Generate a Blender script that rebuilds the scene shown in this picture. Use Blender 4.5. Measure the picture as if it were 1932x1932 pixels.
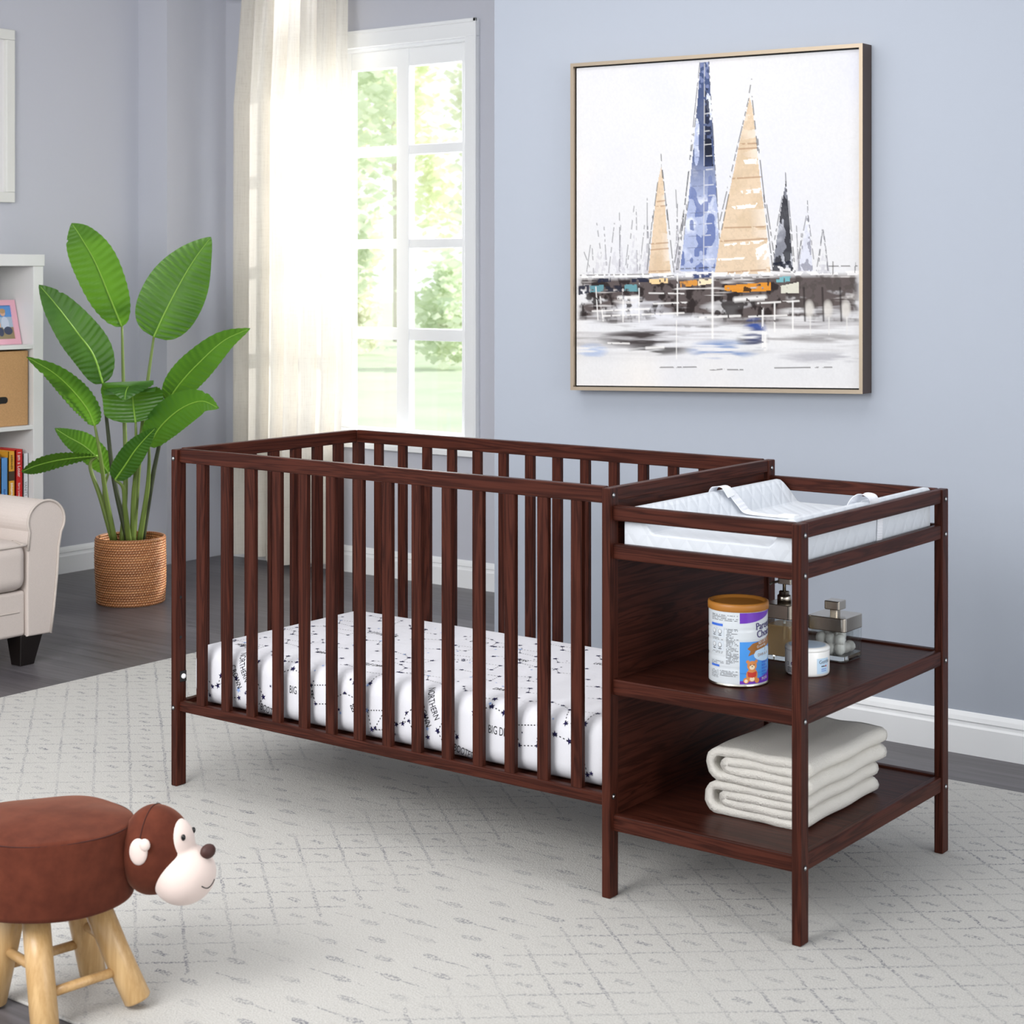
import bpy, bmesh, math, random
import numpy as np
from mathutils import Vector, Matrix

random.seed(7); RNG = np.random.default_rng(11)
for o in list(bpy.data.objects): bpy.data.objects.remove(o)
SC = bpy.context.scene
COL = SC.collection
PI = math.pi

# ------------------------------------------------------------------ camera, world, sun, area lights, exposure
cam_d = bpy.data.cameras.new('camera'); cam = bpy.data.objects.new('camera', cam_d); COL.objects.link(cam)
YAW = -0.6468
cam.location = (3.5433, -3.1757, 1.3719)
cam.rotation_euler = (PI / 2, 0, -YAW)
cam_d.sensor_width = 36.0; cam_d.sensor_fit = 'HORIZONTAL'
cam_d.lens = 36.0 * 3287.9 / 1932.0
cam_d.shift_y = -(966.0 - 515.5) / 1932.0
cam_d.clip_start = 0.05; cam_d.clip_end = 200
cam_d.dof.use_dof = True; cam_d.dof.focus_distance = 4.9; cam_d.dof.aperture_fstop = 9.0
SC.camera = cam

w = bpy.data.worlds.new('sky'); SC.world = w; w.use_nodes = True
bg = w.node_tree.nodes['Background']; bg.inputs[0].default_value = (0.94, 0.97, 1.0, 1); bg.inputs[1].default_value = 1.32

def light(name, kind, loc, target, energy, color=(1, 1, 1), size=1.0, size_y=None, angle=None):
    d = bpy.data.lights.new(name, kind); o = bpy.data.objects.new(name, d); COL.objects.link(o)
    o.location = loc; d.energy = energy; d.color = color
    o.rotation_euler = (Vector(target) - Vector(loc)).to_track_quat('-Z', 'Y').to_euler()
    if kind == 'AREA':
        d.shape = 'RECTANGLE'; d.size = size; d.size_y = size_y or size
    if kind == 'SUN': d.angle = angle or 0.01
    return o
light('sun', 'SUN', (2.0, 8.0, 6.0), (2.0 - 0.62, 8.0 - 1.0, 6.0 - 0.60), 4.2, (1.0, 0.97, 0.91), angle=0.03)
light('window_daylight', 'AREA', (-1.65, 3.25, 1.75), (-0.6, 0.0, 0.6), 60, (0.97, 0.98, 1.0), 1.5, 2.0)
light('ceiling_softbox', 'AREA', (0.7, 0.25, 2.74), (0.7, 0.2, 0.0), 26, (1.0, 0.985, 0.965), 2.6, 1.4)
light('photo_softbox', 'AREA', (6.5, -1.1, 1.5), (1.5, 0.25, 0.4), 56, (1.0, 0.985, 0.965), 1.8, 1.8)
light('left_fill_light', 'AREA', (0.9, -3.2, 2.2), (-2.7, 1.7, 1.2), 128, (1.0, 0.99, 0.98), 2.0, 1.6)  # added fill lamp brightening the room's left side; no window stands here

SC.view_settings.view_transform = 'Standard'; SC.view_settings.look = 'None'
SC.view_settings.exposure = 0.0; SC.view_settings.gamma = 1.0; SC.view_settings.use_curve_mapping = False

# ------------------------------------------------------------------ helpers
def obj(name, bm_or_me, m, parent=None, smooth=None):
    if isinstance(bm_or_me, bmesh.types.BMesh):
        me = bpy.data.meshes.new(name); bm_or_me.to_mesh(me); bm_or_me.free()
    else: me = bm_or_me
    if m is not None:
        for mm in (m if isinstance(m, (list, tuple)) else [m]): me.materials.append(mm)
    if smooth is not None:
        for p in me.polygons: p.use_smooth = smooth
    o = bpy.data.objects.new(name, me); COL.objects.link(o)
    if parent: o.parent = parent; o.matrix_parent_inverse = Matrix.Translation(-parent_world(parent))
    return o
def parent_world(p):
    v = Vector((0, 0, 0))
    while p is not None:
        v += p.location; p = None if p.parent is None else None
    return v
def tag(o, label=None, cat=None, group=None, kind=None):
    if label: o['label'] = label
    if cat: o['category'] = cat
    if group: o['group'] = group
    if kind: o['kind'] = kind
    return o
def thing(name, label, cat, loc, group=None):
    o = bpy.data.objects.new(name, None); COL.objects.link(o); o.location = loc; o.empty_display_size = 0.05
    return tag(o, label, cat, group)
def struct(name, bm, m, parent=None, smooth=None):
    o = obj(name, bm, m, parent, smooth); o['kind'] = 'structure'; return o

def box(bm, x0, x1, y0, y1, z0, z1, bev=0.0, seg=2):
    b = bmesh.new()
    vs = [b.verts.new((x, y, z)) for x in (x0, x1) for y in (y0, y1) for z in (z0, z1)]
    for f in ((0, 1, 3, 2), (4, 6, 7, 5), (0, 4, 5, 1), (2, 3, 7, 6), (0, 2, 6, 4), (1, 5, 7, 3)): b.faces.new([vs[i] for i in f])
    if bev > 0: bmesh.ops.bevel(b, geom=b.edges[:], offset=bev, segments=seg, affect='EDGES', profile=0.5)
    bmesh.ops.recalc_face_normals(b, faces=b.faces[:])
    return merge(bm, b)
def merge(bm, b, mat=None):
    me = bpy.data.meshes.new('tmp'); b.to_mesh(me); b.free()
    if mat is not None: me.transform(mat)
    bm.from_mesh(me); bpy.data.meshes.remove(me); return bm
def B(*a, **k): return box(bmesh.new(), *a, **k)
def frame_from(d):
    d = Vector(d).normalized(); a = Vector((0, 0, 1)) if abs(d.z) < 0.9 else Vector((1, 0, 0))
    u = d.cross(a).normalized(); return d, u, d.cross(u).normalized()
def tube(bm, pts, r, n=10, cap=True):
    pts = [Vector(p) for p in pts]; rs = r if isinstance(r, (list, tuple)) else [r] * len(pts)
    rings = []; u = None
    for i, p in enumerate(pts):
        d = (pts[min(i + 1, len(pts) - 1)] - pts[max(i - 1, 0)]).normalized()
        if u is None: _, u, _ = frame_from(d)
        u = (u - d * u.dot(d)).normalized(); v = d.cross(u)
        rings.append([bm.verts.new(p + (u * math.cos(2 * PI * k / n) + v * math.sin(2 * PI * k / n)) * rs[i]) for k in range(n)])
    for a, b in zip(rings, rings[1:]):
        for k in range(n): bm.faces.new((a[k], a[(k + 1) % n], b[(k + 1) % n], b[k]))
    if cap: bm.faces.new(rings[0][::-1]); bm.faces.new(rings[-1])
    return bm
def spline(pts, n=24):
    P = [Vector(p) for p in pts]; P = [P[0] * 2 - P[1]] + P + [P[-1] * 2 - P[-2]]; out = []
    m = len(P) - 3
    for i in range(n + 1):
        t = i / n * m; k = min(int(t), m - 1); t -= k; a, b, c, d = P[k:k + 4]
        out.append(0.5 * ((2 * b) + (c - a) * t + (2 * a - 5 * b + 4 * c - d) * t * t + (3 * b - a - 3 * c + d) * t ** 3))
    return out
def lathe(bm, prof, c=(0, 0, 0), n=48, sq=None):
    rings = []
    for r, z in prof:
        if r < 1e-6: rings.append([bm.verts.new((c[0], c[1], c[2] + z))]); continue
        rings.append([bm.verts.new((c[0] + r * math.cos(2 * PI * k / n), c[1] + r * math.sin(2 * PI * k / n), c[2] + z)) for k in range(n)])
    for a, b in zip(rings, rings[1:]):
        for k in range(n):
            q = [a[k % len(a)], a[(k + 1) % n % len(a)], b[(k + 1) % n % len(b)], b[k % len(b)]]
            q2 = []
            for v in q:
                if v not in q2: q2.append(v)
            if len(q2) > 2: bm.faces.new(q2)
    return bm
def grid(fn, nu, nv, closed_u=False):
    bm = bmesh.new(); V = [[bm.verts.new(fn(i / nu, j / nv)) for j in range(nv + 1)] for i in range(nu + (0 if closed_u else 1))]
    N = len(V)
    for i in range(nu):
        for j in range(nv):
            bm.faces.new((V[i][j], V[(i + 1) % N][j], V[(i + 1) % N][j + 1], V[i][j + 1]))
    return bm
def extrude_profile(prof, axis, a0, a1, bev=0.0, seg=2):
    """closed polygon prof in the two other axes, extruded along axis from a0 to a1"""
    bm = bmesh.new()
    def P(p, a):
        if axis == 'x': return (a, p[0], p[1])
        if axis == 'y': return (p[0], a, p[1])
        return (p[0], p[1], a)
    A = [bm.verts.new(P(p, a0)) for p in prof]; Bv = [bm.verts.new(P(p, a1)) for p in prof]; n = len(prof)
    for i in range(n): bm.faces.new((A[i], A[(i + 1) % n], Bv[(i + 1) % n], Bv[i]))
    fa = bm.faces.new(A); fb = bm.faces.new(Bv)
    bmesh.ops.recalc_face_normals(bm, faces=bm.faces[:])
    if bev > 0: bmesh.ops.bevel(bm, geom=list(set(fa.edges) | set(fb.edges)), offset=bev, segments=seg, affect='EDGES', profile=0.5)
    return bm
def rounded_box(x0, x1, y0, y1, z0, z1, r, n=6, puff=0.0):
    bm = bmesh.new(); box(bm, x0, x1, y0, y1, z0, z1, r, n)
    if puff:
        cx, cy = (x0 + x1) / 2, (y0 + y1) / 2
        bmesh.ops.subdivide_edges(bm, edges=[e for e in bm.edges if e.calc_length() > 0.05], cuts=10, use_grid_fill=True)
        for v in bm.verts:
            fx = max(0, 1 - ((v.co.x - cx) / ((x1 - x0) / 2)) ** 2); fy = max(0, 1 - ((v.co.y - cy) / ((y1 - y0) / 2)) ** 2)
            if v.co.z > (z0 + z1) / 2: v.co.z += puff * math.sqrt(fx * fy)
    return bm
def ellipsoid(bm, c, rx, ry, rz, R=None, n=24, m=16):
    b = bmesh.new(); bmesh.ops.create_uvsphere(b, u_segments=n, v_segments=m, radius=1.0)
    M = Matrix.Translation(Vector(c)) @ (R.to_4x4() if R else Matrix.Identity(4)) @ Matrix.Diagonal((rx, ry, rz, 1))
    return merge(bm, b, M)

# ------------------------------------------------------------------ materials
def lin(c): return tuple(((x / 255) / 12.92 if x / 255 <= 0.04045 else ((x / 255 + 0.055) / 1.055) ** 2.4) for x in c)
MATS = {}
def mat(name, rgb=None, rough=0.6, metal=0.0, srgb=True, spec=0.5, **kw):
    m = bpy.data.materials.new(name); m.use_nodes = True; nt = m.node_tree; b = nt.nodes['Principled BSDF']
    if rgb is not None: b.inputs['Base Color'].default_value = (*(lin(rgb) if srgb else rgb), 1)
    b.inputs['Roughness'].default_value = rough; b.inputs['Metallic'].default_value = metal; b.inputs['Specular IOR Level'].default_value = spec
    for k, v in kw.items(): b.inputs[k.replace('_', ' ')].default_value = v
    MATS[name] = m; return m
class N:
    """tiny node-building helper"""
    def __init__(s, m): s.nt = m.node_tree; s.b = s.nt.nodes['Principled BSDF']
    def new(s, t, **k):
        n = s.nt.nodes.new(t)
        for a, v in k.items(): setattr(n, a, v)
        return n
    def link(s, a, b): s.nt.links.new(a, b)
    def val(s, sock, v):
        if isinstance(v, (int, float)): sock.default_value = v
        else: s.link(v, sock)
    def math(s, op, a, b=None, c=None, clamp=False):
        n = s.new('ShaderNodeMath', operation=op, use_clamp=clamp); s.val(n.inputs[0], a)
        if b is not None: s.val(n.inputs[1], b)
        if c is not None: s.val(n.inputs[2], c)
        return n.outputs[0]
    def coord(s, kind='Object', scale=(1, 1, 1), rot=(0, 0, 0)):
        t = s.new('ShaderNodeTexCoord'); mp = s.new('ShaderNodeMapping'); s.link(t.outputs[kind], mp.inputs[0])
        mp.inputs['Scale'].default_value = scale; mp.inputs['Rotation'].default_value = rot; return mp.outputs[0]
    def noise(s, vec, scale, detail=4, rough=0.5, dist=0.0, out=0):
        n = s.new('ShaderNodeTexNoise'); s.link(vec, n.inputs['Vector']); n.inputs['Scale'].default_value = scale
        n.inputs['Detail'].default_value = detail; n.inputs['Roughness'].default_value = rough; n.inputs['Distortion'].default_value = dist
        return n.outputs[out]
    def ramp(s, fac, stops):
        n = s.new('ShaderNodeValToRGB'); s.link(fac, n.inputs[0]); e = n.color_ramp.elements
        while len(e) < len(stops): e.new(0.5)
        for i, (p, c) in enumerate(stops): e[i].position = p; e[i].color = (*c, 1) if len(c) == 3 else c
        return n.outputs[0]
    def mix(s, f, a, b, blend='MIX'):
        n = s.new('ShaderNodeMix', data_type='RGBA', blend_type=blend); s.val(n.inputs[0], f)
        for i, v in ((6, a), (7, b)):
            if isinstance(v, tuple): n.inputs[i].default_value = (*v, 1)
            else: s.link(v, n.inputs[i])
        return n.outputs[2]
    def bump(s, h, strength=0.3, dist=0.002):
        n = s.new('ShaderNodeBump'); n.inputs['Strength'].default_value = strength; n.inputs['Distance'].default_value = dist
        s.link(h, n.inputs['Height']); s.link(n.outputs[0], s.b.inputs['Normal']); return n
    def color(s, c): s.link(c, s.b.inputs['Base Color'])
    def sep(s, v): n = s.new('ShaderNodeSeparateXYZ'); s.link(v, n.inputs[0]); return n.outputs

def wood(name, axis, dark, light_, rough=0.42, scale=1.0, coat=0.03, spec=0.10, ringk=34.0, dist=1.2):
    m = mat(name, rough=rough); n = N(m)
    sc = [38 * scale] * 3; sc['xyz'.index(axis)] = 1.6 * scale
    v = n.coord('Object', tuple(sc))
    big = n.noise(v, 1.0, 3, 0.55, dist); rings = n.math('SINE', n.math('MULTIPLY', big, ringk))
    fine = n.noise(n.coord('Object', tuple(x * 5 for x in sc)), 1.0, 3, 0.6)
    f = n.math('ADD', n.math('MULTIPLY', n.math('ADD', n.math('MULTIPLY', rings, 0.5), 0.5), 0.55), n.math('MULTIPLY', fine, 0.5))
    n.color(n.ramp(f, [(0.1, dark), (0.45, tuple((a + b) / 2 for a, b in zip(dark, light_))), (0.95, light_)]))
    n.bump(f, 0.12, 0.001)
    m.node_tree.nodes['Principled BSDF'].inputs['Coat Weight'].default_value = coat; m.node_tree.nodes['Principled BSDF'].inputs['Specular IOR Level'].default_value = spec
    m.node_tree.nodes['Principled BSDF'].inputs['Coat Roughness'].default_value = 0.25
    return m
ED, EL = (0.0190, 0.0048, 0.0030), (0.070, 0.0185, 0.0110)
WX, WY, WZ = (wood('espresso_wood_' + a, a, ED, EL) for a in 'xyz')
def paint_wall(name, rgb):
    m = mat(name, rgb, 0.75, spec=0.25); n = N(m); n.bump(n.noise(n.coord('Object'), 90, 4, 0.6), 0.06, 0.002); return m
M_wall = paint_wall('wall_paint_blue_grey', (170, 177, 189)); M_wall_l = paint_wall('wall_paint_grey', (197, 199, 209))
M_white = mat('white_trim_paint', (244, 246, 248), 0.4)
M_ceil = mat('ceiling_paint', (238, 238, 238), 0.8)
def floor_mat():
    m = mat('grey_wood_planks', rough=0.38); n = N(m)
    v = n.coord('Object'); br = n.new('ShaderNodeTexBrick'); n.link(v, br.inputs['Vector'])
    br.offset = 0.37; br.inputs['Scale'].default_value = 1.0; br.inputs['Brick Width'].default_value = 1.22; br.inputs['Row Height'].default_value = 0.15
    br.inputs['Mortar Size'].default_value = 0.0012; br.inputs['Mortar Smooth'].default_value = 0.3; br.inputs['Bias'].default_value = 0.0
    br.inputs['Color1'].default_value = (0.088, 0.081, 0.088, 1); br.inputs['Color2'].default_value = (0.128, 0.120, 0.127, 1); br.inputs['Mortar'].default_value = (0.035, 0.032, 0.034, 1)
    g = n.noise(n.coord('Object', (2.2, 46, 1)), 1.0, 5, 0.6, 0.6)
    c = n.mix(0.75, br.outputs['Color'], n.ramp(g, [(0.3, (0.55, 0.54, 0.55)), (0.7, (1.35, 1.33, 1.36))]), 'MULTIPLY')
    n.color(c); n.bump(g, 0.08, 0.001); return m
M_floor = floor_mat()
def rug_mat():
    m = mat('woven_rug', rough=0.95, spec=0.1); n = N(m)
    v = n.coord('Object'); wob = n.new('ShaderNodeVectorMath', operation='SCALE')
    nz = n.new('ShaderNodeTexNoise'); n.link(v, nz.inputs['Vector']); nz.inputs['Scale'].default_value = 28; nz.inputs['Detail'].default_value = 2
    sub = n.new('ShaderNodeVectorMath', operation='SUBTRACT'); n.link(nz.outputs['Color'], sub.inputs[0]); sub.inputs[1].default_value = (0.5, 0.5, 0.5)
    n.link(sub.outputs[0], wob.inputs[0]); wob.inputs['Scale'].default_value = 0.013
    ad = n.new('ShaderNodeVectorMath', operation='ADD'); n.link(v, ad.inputs[0]); n.link(wob.outputs[0], ad.inputs[1])
    x, y, _ = n.sep(ad.outputs[0])
    X = n.math('SUBTRACT', x, 0.56); Y = n.math('ADD', y, 0.23)
    sx = n.math('MULTIPLY', X, 1 / 0.15); sy = n.math('MULTIPLY', Y, 1 / 0.126)
    a = n.math('SUBTRACT', sy, sx); b = n.math('ADD', sy, sx)
    def dist_int(t): return n.math('ABSOLUTE', n.math('SUBTRACT', n.math('FRACT', n.math('ADD', t, 0.5)), 0.5))
    la, lb = dist_int(a), dist_int(b)
    ln = n.math('LESS_THAN', n.math('MINIMUM', la, lb), 0.040)
    # motifs: small dashes in x
    def motif(oa, ob, w, h):
        da = n.math('SUBTRACT', n.math('FRACT', n.math('ADD', a, oa)), 0.5); db = n.math('SUBTRACT', n.math('FRACT', n.math('ADD', b, ob)), 0.5)
        dx = n.math('ABSOLUTE', n.math('MULTIPLY', n.math('SUBTRACT', db, da), 0.075)); dy = n.math('ABSOLUTE', n.math('MULTIPLY', n.math('ADD', da, db), 0.063))
        return dx, dy
    dx, dy = motif(0.0, 0.0, 0, 0)
    m1 = n.math('MULTIPLY', n.math('LESS_THAN', dx, 0.020), n.math('LESS_THAN', dy, 0.0075))
    dx2, dy2 = motif(0.5, 0.5, 0, 0)
    el = n.math('ADD', n.math('POWER', n.math('DIVIDE', dx2, 0.026), 2), n.math('POWER', n.math('DIVIDE', dy2, 0.0105), 2))
    m2 = n.math('LESS_THAN', el, 1.0)
    row = n.math('ABSOLUTE', n.math('MULTIPLY', n.math('SUBTRACT', n.math('FRACT', n.math('ADD', n.math('MULTIPLY', Y, 1 / 0.063), 0.5)), 0.5), 0.063))
    thin = n.math('MULTIPLY', n.math('LESS_THAN', row, 0.0026), n.math('GREATER_THAN', n.noise(v, 13, 1), 0.52))
    zone = n.math('SUBTRACT', 1.0, n.math('ADD', n.math('LESS_THAN', n.math('ABSOLUTE', n.math('SUBTRACT', x, 1.20)), 0.22), n.math('LESS_THAN', n.math('ABSOLUTE', n.math('SUBTRACT', x, 0.34)), 0.22)))
    A = n.math('MAXIMUM', ln, m1); Cc = n.math('MAXIMUM', m2, thin)
    pat = n.math('ADD', n.math('MULTIPLY', zone, A), n.math('MULTIPLY', n.math('SUBTRACT', 1.0, zone), Cc))
    speck = n.math('GREATER_THAN', n.noise(v, 150, 3, 0.75), 0.50)
    fade = n.math('MULTIPLY', n.math('SUBTRACT', n.noise(v, 4.2, 3, 0.6), 0.30), 2.6, clamp=True)
    pf = n.math('MULTIPLY', n.math('MULTIPLY', pat, speck), n.math('ADD', n.math('MULTIPLY', fade, 0.85), 0.10), clamp=True)
    dust = n.math('MULTIPLY', n.math('GREATER_THAN', n.noise(v, 330, 2, 0.6), 0.645), 0.36)
    base = n.ramp(n.noise(v, 260, 4, 0.7), [(0.3, (0.45, 0.440, 0.416)), (0.62, (0.60, 0.588, 0.560))])
    c = n.mix(n.math('MAXIMUM', pf, dust), base, (0.21, 0.21, 0.235)); n.color(c)
    n.bump(n.math('ADD', n.noise(v, 260, 3, 0.7), n.math('MULTIPLY', n.noise(v, 70, 2), 0.6)), 0.55, 0.006); return m
M_rug = rug_mat()
def fabric(name, rgb, scale=900, rough=0.9, bump=0.25, var=0.08):
    m = mat(name, rough=rough, spec=0.2); n = N(m); c = lin(rgb)
    v = n.coord('Object'); h = n.noise(n.coord('Object', (1, 1, 0.35)), scale, 2, 0.6); h2 = n.noise(n.coord('Object', (0.3, 0.3, 1)), scale, 2, 0.6)
    s = n.math('MULTIPLY', n.math('ADD', h, h2), 0.5)
    n.color(n.ramp(s, [(0.35, tuple(x * (1 - var) for x in c)), (0.65, tuple(min(1, x * (1 + var)) for x in c))])); n.bump(s, bump, 0.001); return m
M_metal = mat('bolt_steel', (190, 190, 190), 0.2, 1.0); M_black = mat('black_recess', (12, 10, 10), 0.5)

# ------------------------------------------------------------------ room shell
FZ = -0.006
struct('floor', B(-3.6, 6.0, -6.0, 4.2, FZ - 0.08, FZ), M_floor)
struct('ceiling', B(-3.6, 4.6, -3.0, 3.0, 2.80, 2.90), M_ceil)
struct('wall_right', B(-0.143, 5.0, 1.605, 2.95, FZ, 2.80), M_wall)
WX0, WX1, WZ0, WZ1 = -2.40, -1.215, 0.64, 2.405          # window opening
bm = bmesh.new()
box(bm, -3.1, WX0, 2.80, 2.95, FZ, 2.80); box(bm, WX1, -0.143, 2.80, 2.95, FZ, 2.80)
box(bm, WX0, WX1, 2.80, 2.95, FZ, WZ0); box(bm, WX0, WX1, 2.80, 2.95, WZ1, 2.80)
struct('wall_back', bm, M_wall_l)
struct('wall_left', B(-3.1, -2.93, -2.5, 2.80, FZ, 2.80), M_wall_l)
struct('wall_corner', B(-2.93, -2.728, 2.42, 2.80, FZ, 2.80), M_wall_l)
def baseboard(name, axis, a0, a1, wall, sgn):
    prof = [(0, 0), (0.016, 0), (0.016, 0.078), (0.012, 0.084), (0.010, 0.092), (0.014, 0.096), (0.010, 0.108), (0.004, 0.118), (0, 0.120)]
    if axis == 'x': bm = extrude_profile([(wall + sgn * p, FZ + q) for p, q in prof], 'x', a0, a1)
    else: bm = extrude_profile([(wall + sgn * p, FZ + q) for p, q in prof], 'y', a0, a1)
    return struct(name, bm, M_white)
baseboard('baseboard_right', 'x', -0.14, 5.0, 1.605, -1)
baseboard('baseboard_back', 'x', -2.72, -0.146, 2.80, -1)
baseboard('baseboard_left', 'y', -2.5, 2.415, -2.93, 1)
# window: casing, sashes with muntins, panes, sill
win = obj('window_1', None or bmesh.new(), None); win['kind'] = 'structure'
bm = bmesh.new(); cx0, cx1, cz0, cz1 = -2.475, -1.145, 0.57, 2.484
for (x0, x1, z0, z1) in ((cx0, cx1, WZ1, cz1), (cx0, cx1, cz0, WZ0), (cx0, WX0, WZ0, WZ1), (WX1, cx1, WZ0, WZ1)):
    box(bm, x0, x1, 2.778, 2.80, z0, z1, 0.003, 1)
for (x0, x1, z0, z1) in ((cx0, cx1, cz1 - 0.016, cz1), (cx0, cx0 + 0.016, cz0, cz1), (cx1 - 0.016, cx1, cz0, cz1), (cx0, cx1, cz0, cz0 + 0.02)):
    box(bm, x0, x1, 2.770, 2.779, z0, z1, 0.002, 1)
struct('window_casing', bm, M_white, win)
bm = bmesh.new(); box(bm, WX0, WX1, 2.80, 2.94, WZ1 - 0.012, WZ1); box(bm, WX0, WX0 + 0.012, 2.80, 2.94, WZ0, WZ1); box(bm, WX1 - 0.012, WX1, 2.80, 2.94, WZ0, WZ1); box(bm, WX0, WX1, 2.80, 2.94, WZ0, WZ0 + 0.012)
struct('window_jamb', bm, M_white, win)
bm = bmesh.new(); cols = [(-2.29, -2.012), (-1.937, -1.664), (-1.588, -1.283)]; rows = [(0.66, 1.068), (1.122, 1.486), (1.528, 1.910), (1.955, 2.311)]
xs = [WX0 + 0.01] + [c for p in cols for c in p] + [WX1 - 0.01]; zs = [WZ0 + 0.01] + [c for p in rows for c in p] + [WZ1 - 0.01]
for i in range(0, len(xs), 2): box(bm, xs[i], xs[i + 1], 2.845, 2.885, zs[0], zs[-1], 0.003, 1)
for i in range(0, len(zs), 2): box(bm, xs[0], xs[-1], 2.848, 2.882, zs[i], zs[i + 1], 0.003, 1)
struct('window_sash', bm, M_white, win)
mg = bpy.data.materials.new('window_glass'); mg.use_nodes = True; nt = mg.node_tree; nt.nodes.remove(nt.nodes['Principled BSDF'])
tr = nt.nodes.new('ShaderNodeBsdfTransparent'); gl = nt.nodes.new('ShaderNodeBsdfGlossy'); gl.inputs['Roughness'].default_value = 0.02
mx = nt.nodes.new('ShaderNodeMixShader'); mx.inputs[0].default_value = 0.05
nt.links.new(tr.outputs[0], mx.inputs[1]); nt.links.new(gl.outputs[0], mx.inputs[2]); nt.links.new(mx.outputs[0], nt.nodes['Material Output'].inputs['Surface'])
struct('window_pane', B(xs[0], xs[-1], 2.863, 2.867, zs[0], zs[-1]), mg, win)
struct('window_sill', B(cx0 - 0.01, cx1 + 0.01, 2.755, 2.80, WZ0 - 0.022, WZ0 - 0.004, 0.004), M_white, win)

# ------------------------------------------------------------------ outdoors: lawn, trees, bushes
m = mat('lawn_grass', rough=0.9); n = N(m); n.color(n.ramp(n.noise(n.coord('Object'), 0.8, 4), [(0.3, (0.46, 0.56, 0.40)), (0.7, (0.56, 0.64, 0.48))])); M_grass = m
struct('ground_lawn', grid(lambda u, v: (-60 + 90 * u, 4.2 + 76 * v, -0.25 + 0.10 * math.sin(9 * u) * math.sin(5 * v)), 30, 20), M_grass)
def leaf_mat(name, c1, c2):
    m = mat(name, rough=0.7, spec=0.1, Transmission_Weight=0.0); n = N(m); n.color(n.ramp(n.noise(n.coord('Object'), 1.3, 3), [(0.35, c1), (0.65, c2)])); nt = m.node_tree
    tl = nt.nodes.new('ShaderNodeBsdfTranslucent'); tl.inputs[0].default_value = (*[min(1.0, a * 1.05) for a in c2], 1); mx = nt.nodes.new('ShaderNodeMixShader'); mx.inputs[0].default_value = 0.5
    nt.links.new(nt.nodes['Principled BSDF'].outputs[0], mx.inputs[1]); nt.links.new(tl.outputs[0], mx.inputs[2]); nt.links.new(mx.outputs[0], nt.nodes['Material Output'].inputs['Surface']); return m
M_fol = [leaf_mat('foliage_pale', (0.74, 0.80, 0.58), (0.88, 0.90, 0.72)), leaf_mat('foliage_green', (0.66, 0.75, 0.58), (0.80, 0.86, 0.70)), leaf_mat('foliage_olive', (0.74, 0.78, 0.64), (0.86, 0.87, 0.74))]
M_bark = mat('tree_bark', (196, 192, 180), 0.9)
def foliage(c, R, n, size, zmin=-9):
    bm = bmesh.new(); rnd = random.Random(int(abs(c[0] * 1000 + c[1] * 37 + c[2] * 11)))
    blobs = [(Vector(c) + Vector((rnd.uniform(-1, 1) * R[0], rnd.uniform(-1, 1) * R[1], rnd.uniform(-1, 1) * R[2])) * 0.8, rnd.uniform(0.25, 0.5)) for _ in range(14)]
    for i in range(n):
        bc, br = rnd.choice(blobs); d = Vector((rnd.gauss(0, 1), rnd.gauss(0, 1), rnd.gauss(0, 1)))
        p = bc + Vector((d.x * R[0], d.y * R[1], d.z * R[2])) * br * 0.55
        if p.z < zmin: continue
        s = size * rnd.uniform(0.6, 1.5); u = Vector((rnd.gauss(0, 1), rnd.gauss(0, 1), rnd.gauss(0, 1))).normalized(); _, a, b = frame_from(u)
        vs = [bm.verts.new(p + a * s), bm.verts.new(p + b * s * 0.6), bm.verts.new(p - a * s), bm.verts.new(p - b * s * 0.6)]; bm.faces.new(vs)
    return bm
def tree(x, y, h, R, k, n, size, label, trunk=0.16, lean=0.3):
    t = thing('garden_tree', label, 'tree', (x, y, -0.25), 'trees beyond the window')
    obj('trunk', tube(bmesh.new(), spline([(x, y, -0.3), (x + lean * 0.3, y, h * 0.35), (x + lean, y, h * 0.75)], 10), [trunk * (1 - 0.06 * i) for i in range(11)], 8), M_bark, t, True)
    obj('foliage', foliage((x + lean, y, h * 0.72), R, n, size), M_fol[k], t)
tree(-19.0, 21.5, 6.2, (0.9, 0.9, 3.6), 1, 2200, 0.12, 'slim green tree with a pale trunk seen through the left panes', 0.15, 0.15)
tree(-17.0, 24.0, 5.8, (1.25, 1.0, 3.0), 2, 1700, 0.12, 'thin olive tree seen through the right window panes', 0.07, 0.3)
tree(-24.2, 29.0, 7.4, (1.6, 1.3, 4.2), 0, 2000, 0.15, 'pale yellow-green tree farthest away in the left panes', 0.15, -0.2)
for i, (x, y, h, k, lb) in enumerate([(-20.8, 23.5, 1.5, 2, 'low olive bush at the lawn edge by the left panes'), (-16.1, 21.0, 1.75, 1, 'rounded green bush standing on the lawn behind the right panes'), (-21.2, 28.5, 2.6, 0, 'tall pale bush behind the lawn in the middle of the window')]):
    tag(obj('garden_bush', foliage((x, y, -0.25 + h * 0.5), (0.6, 0.6, h * 0.55), 1300, 0.09, -0.25), M_fol[k]), lb, 'bush', 'bushes beyond the window')

# ------------------------------------------------------------------ rug
bm = B(-1.175, 3.4, -1.112, 1.312, FZ, 0.0, 0.003, 2)
tag(obj('area_rug', bm, M_rug), 'large off-white rug with faded grey diamond pattern under the crib', 'rug')

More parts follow.
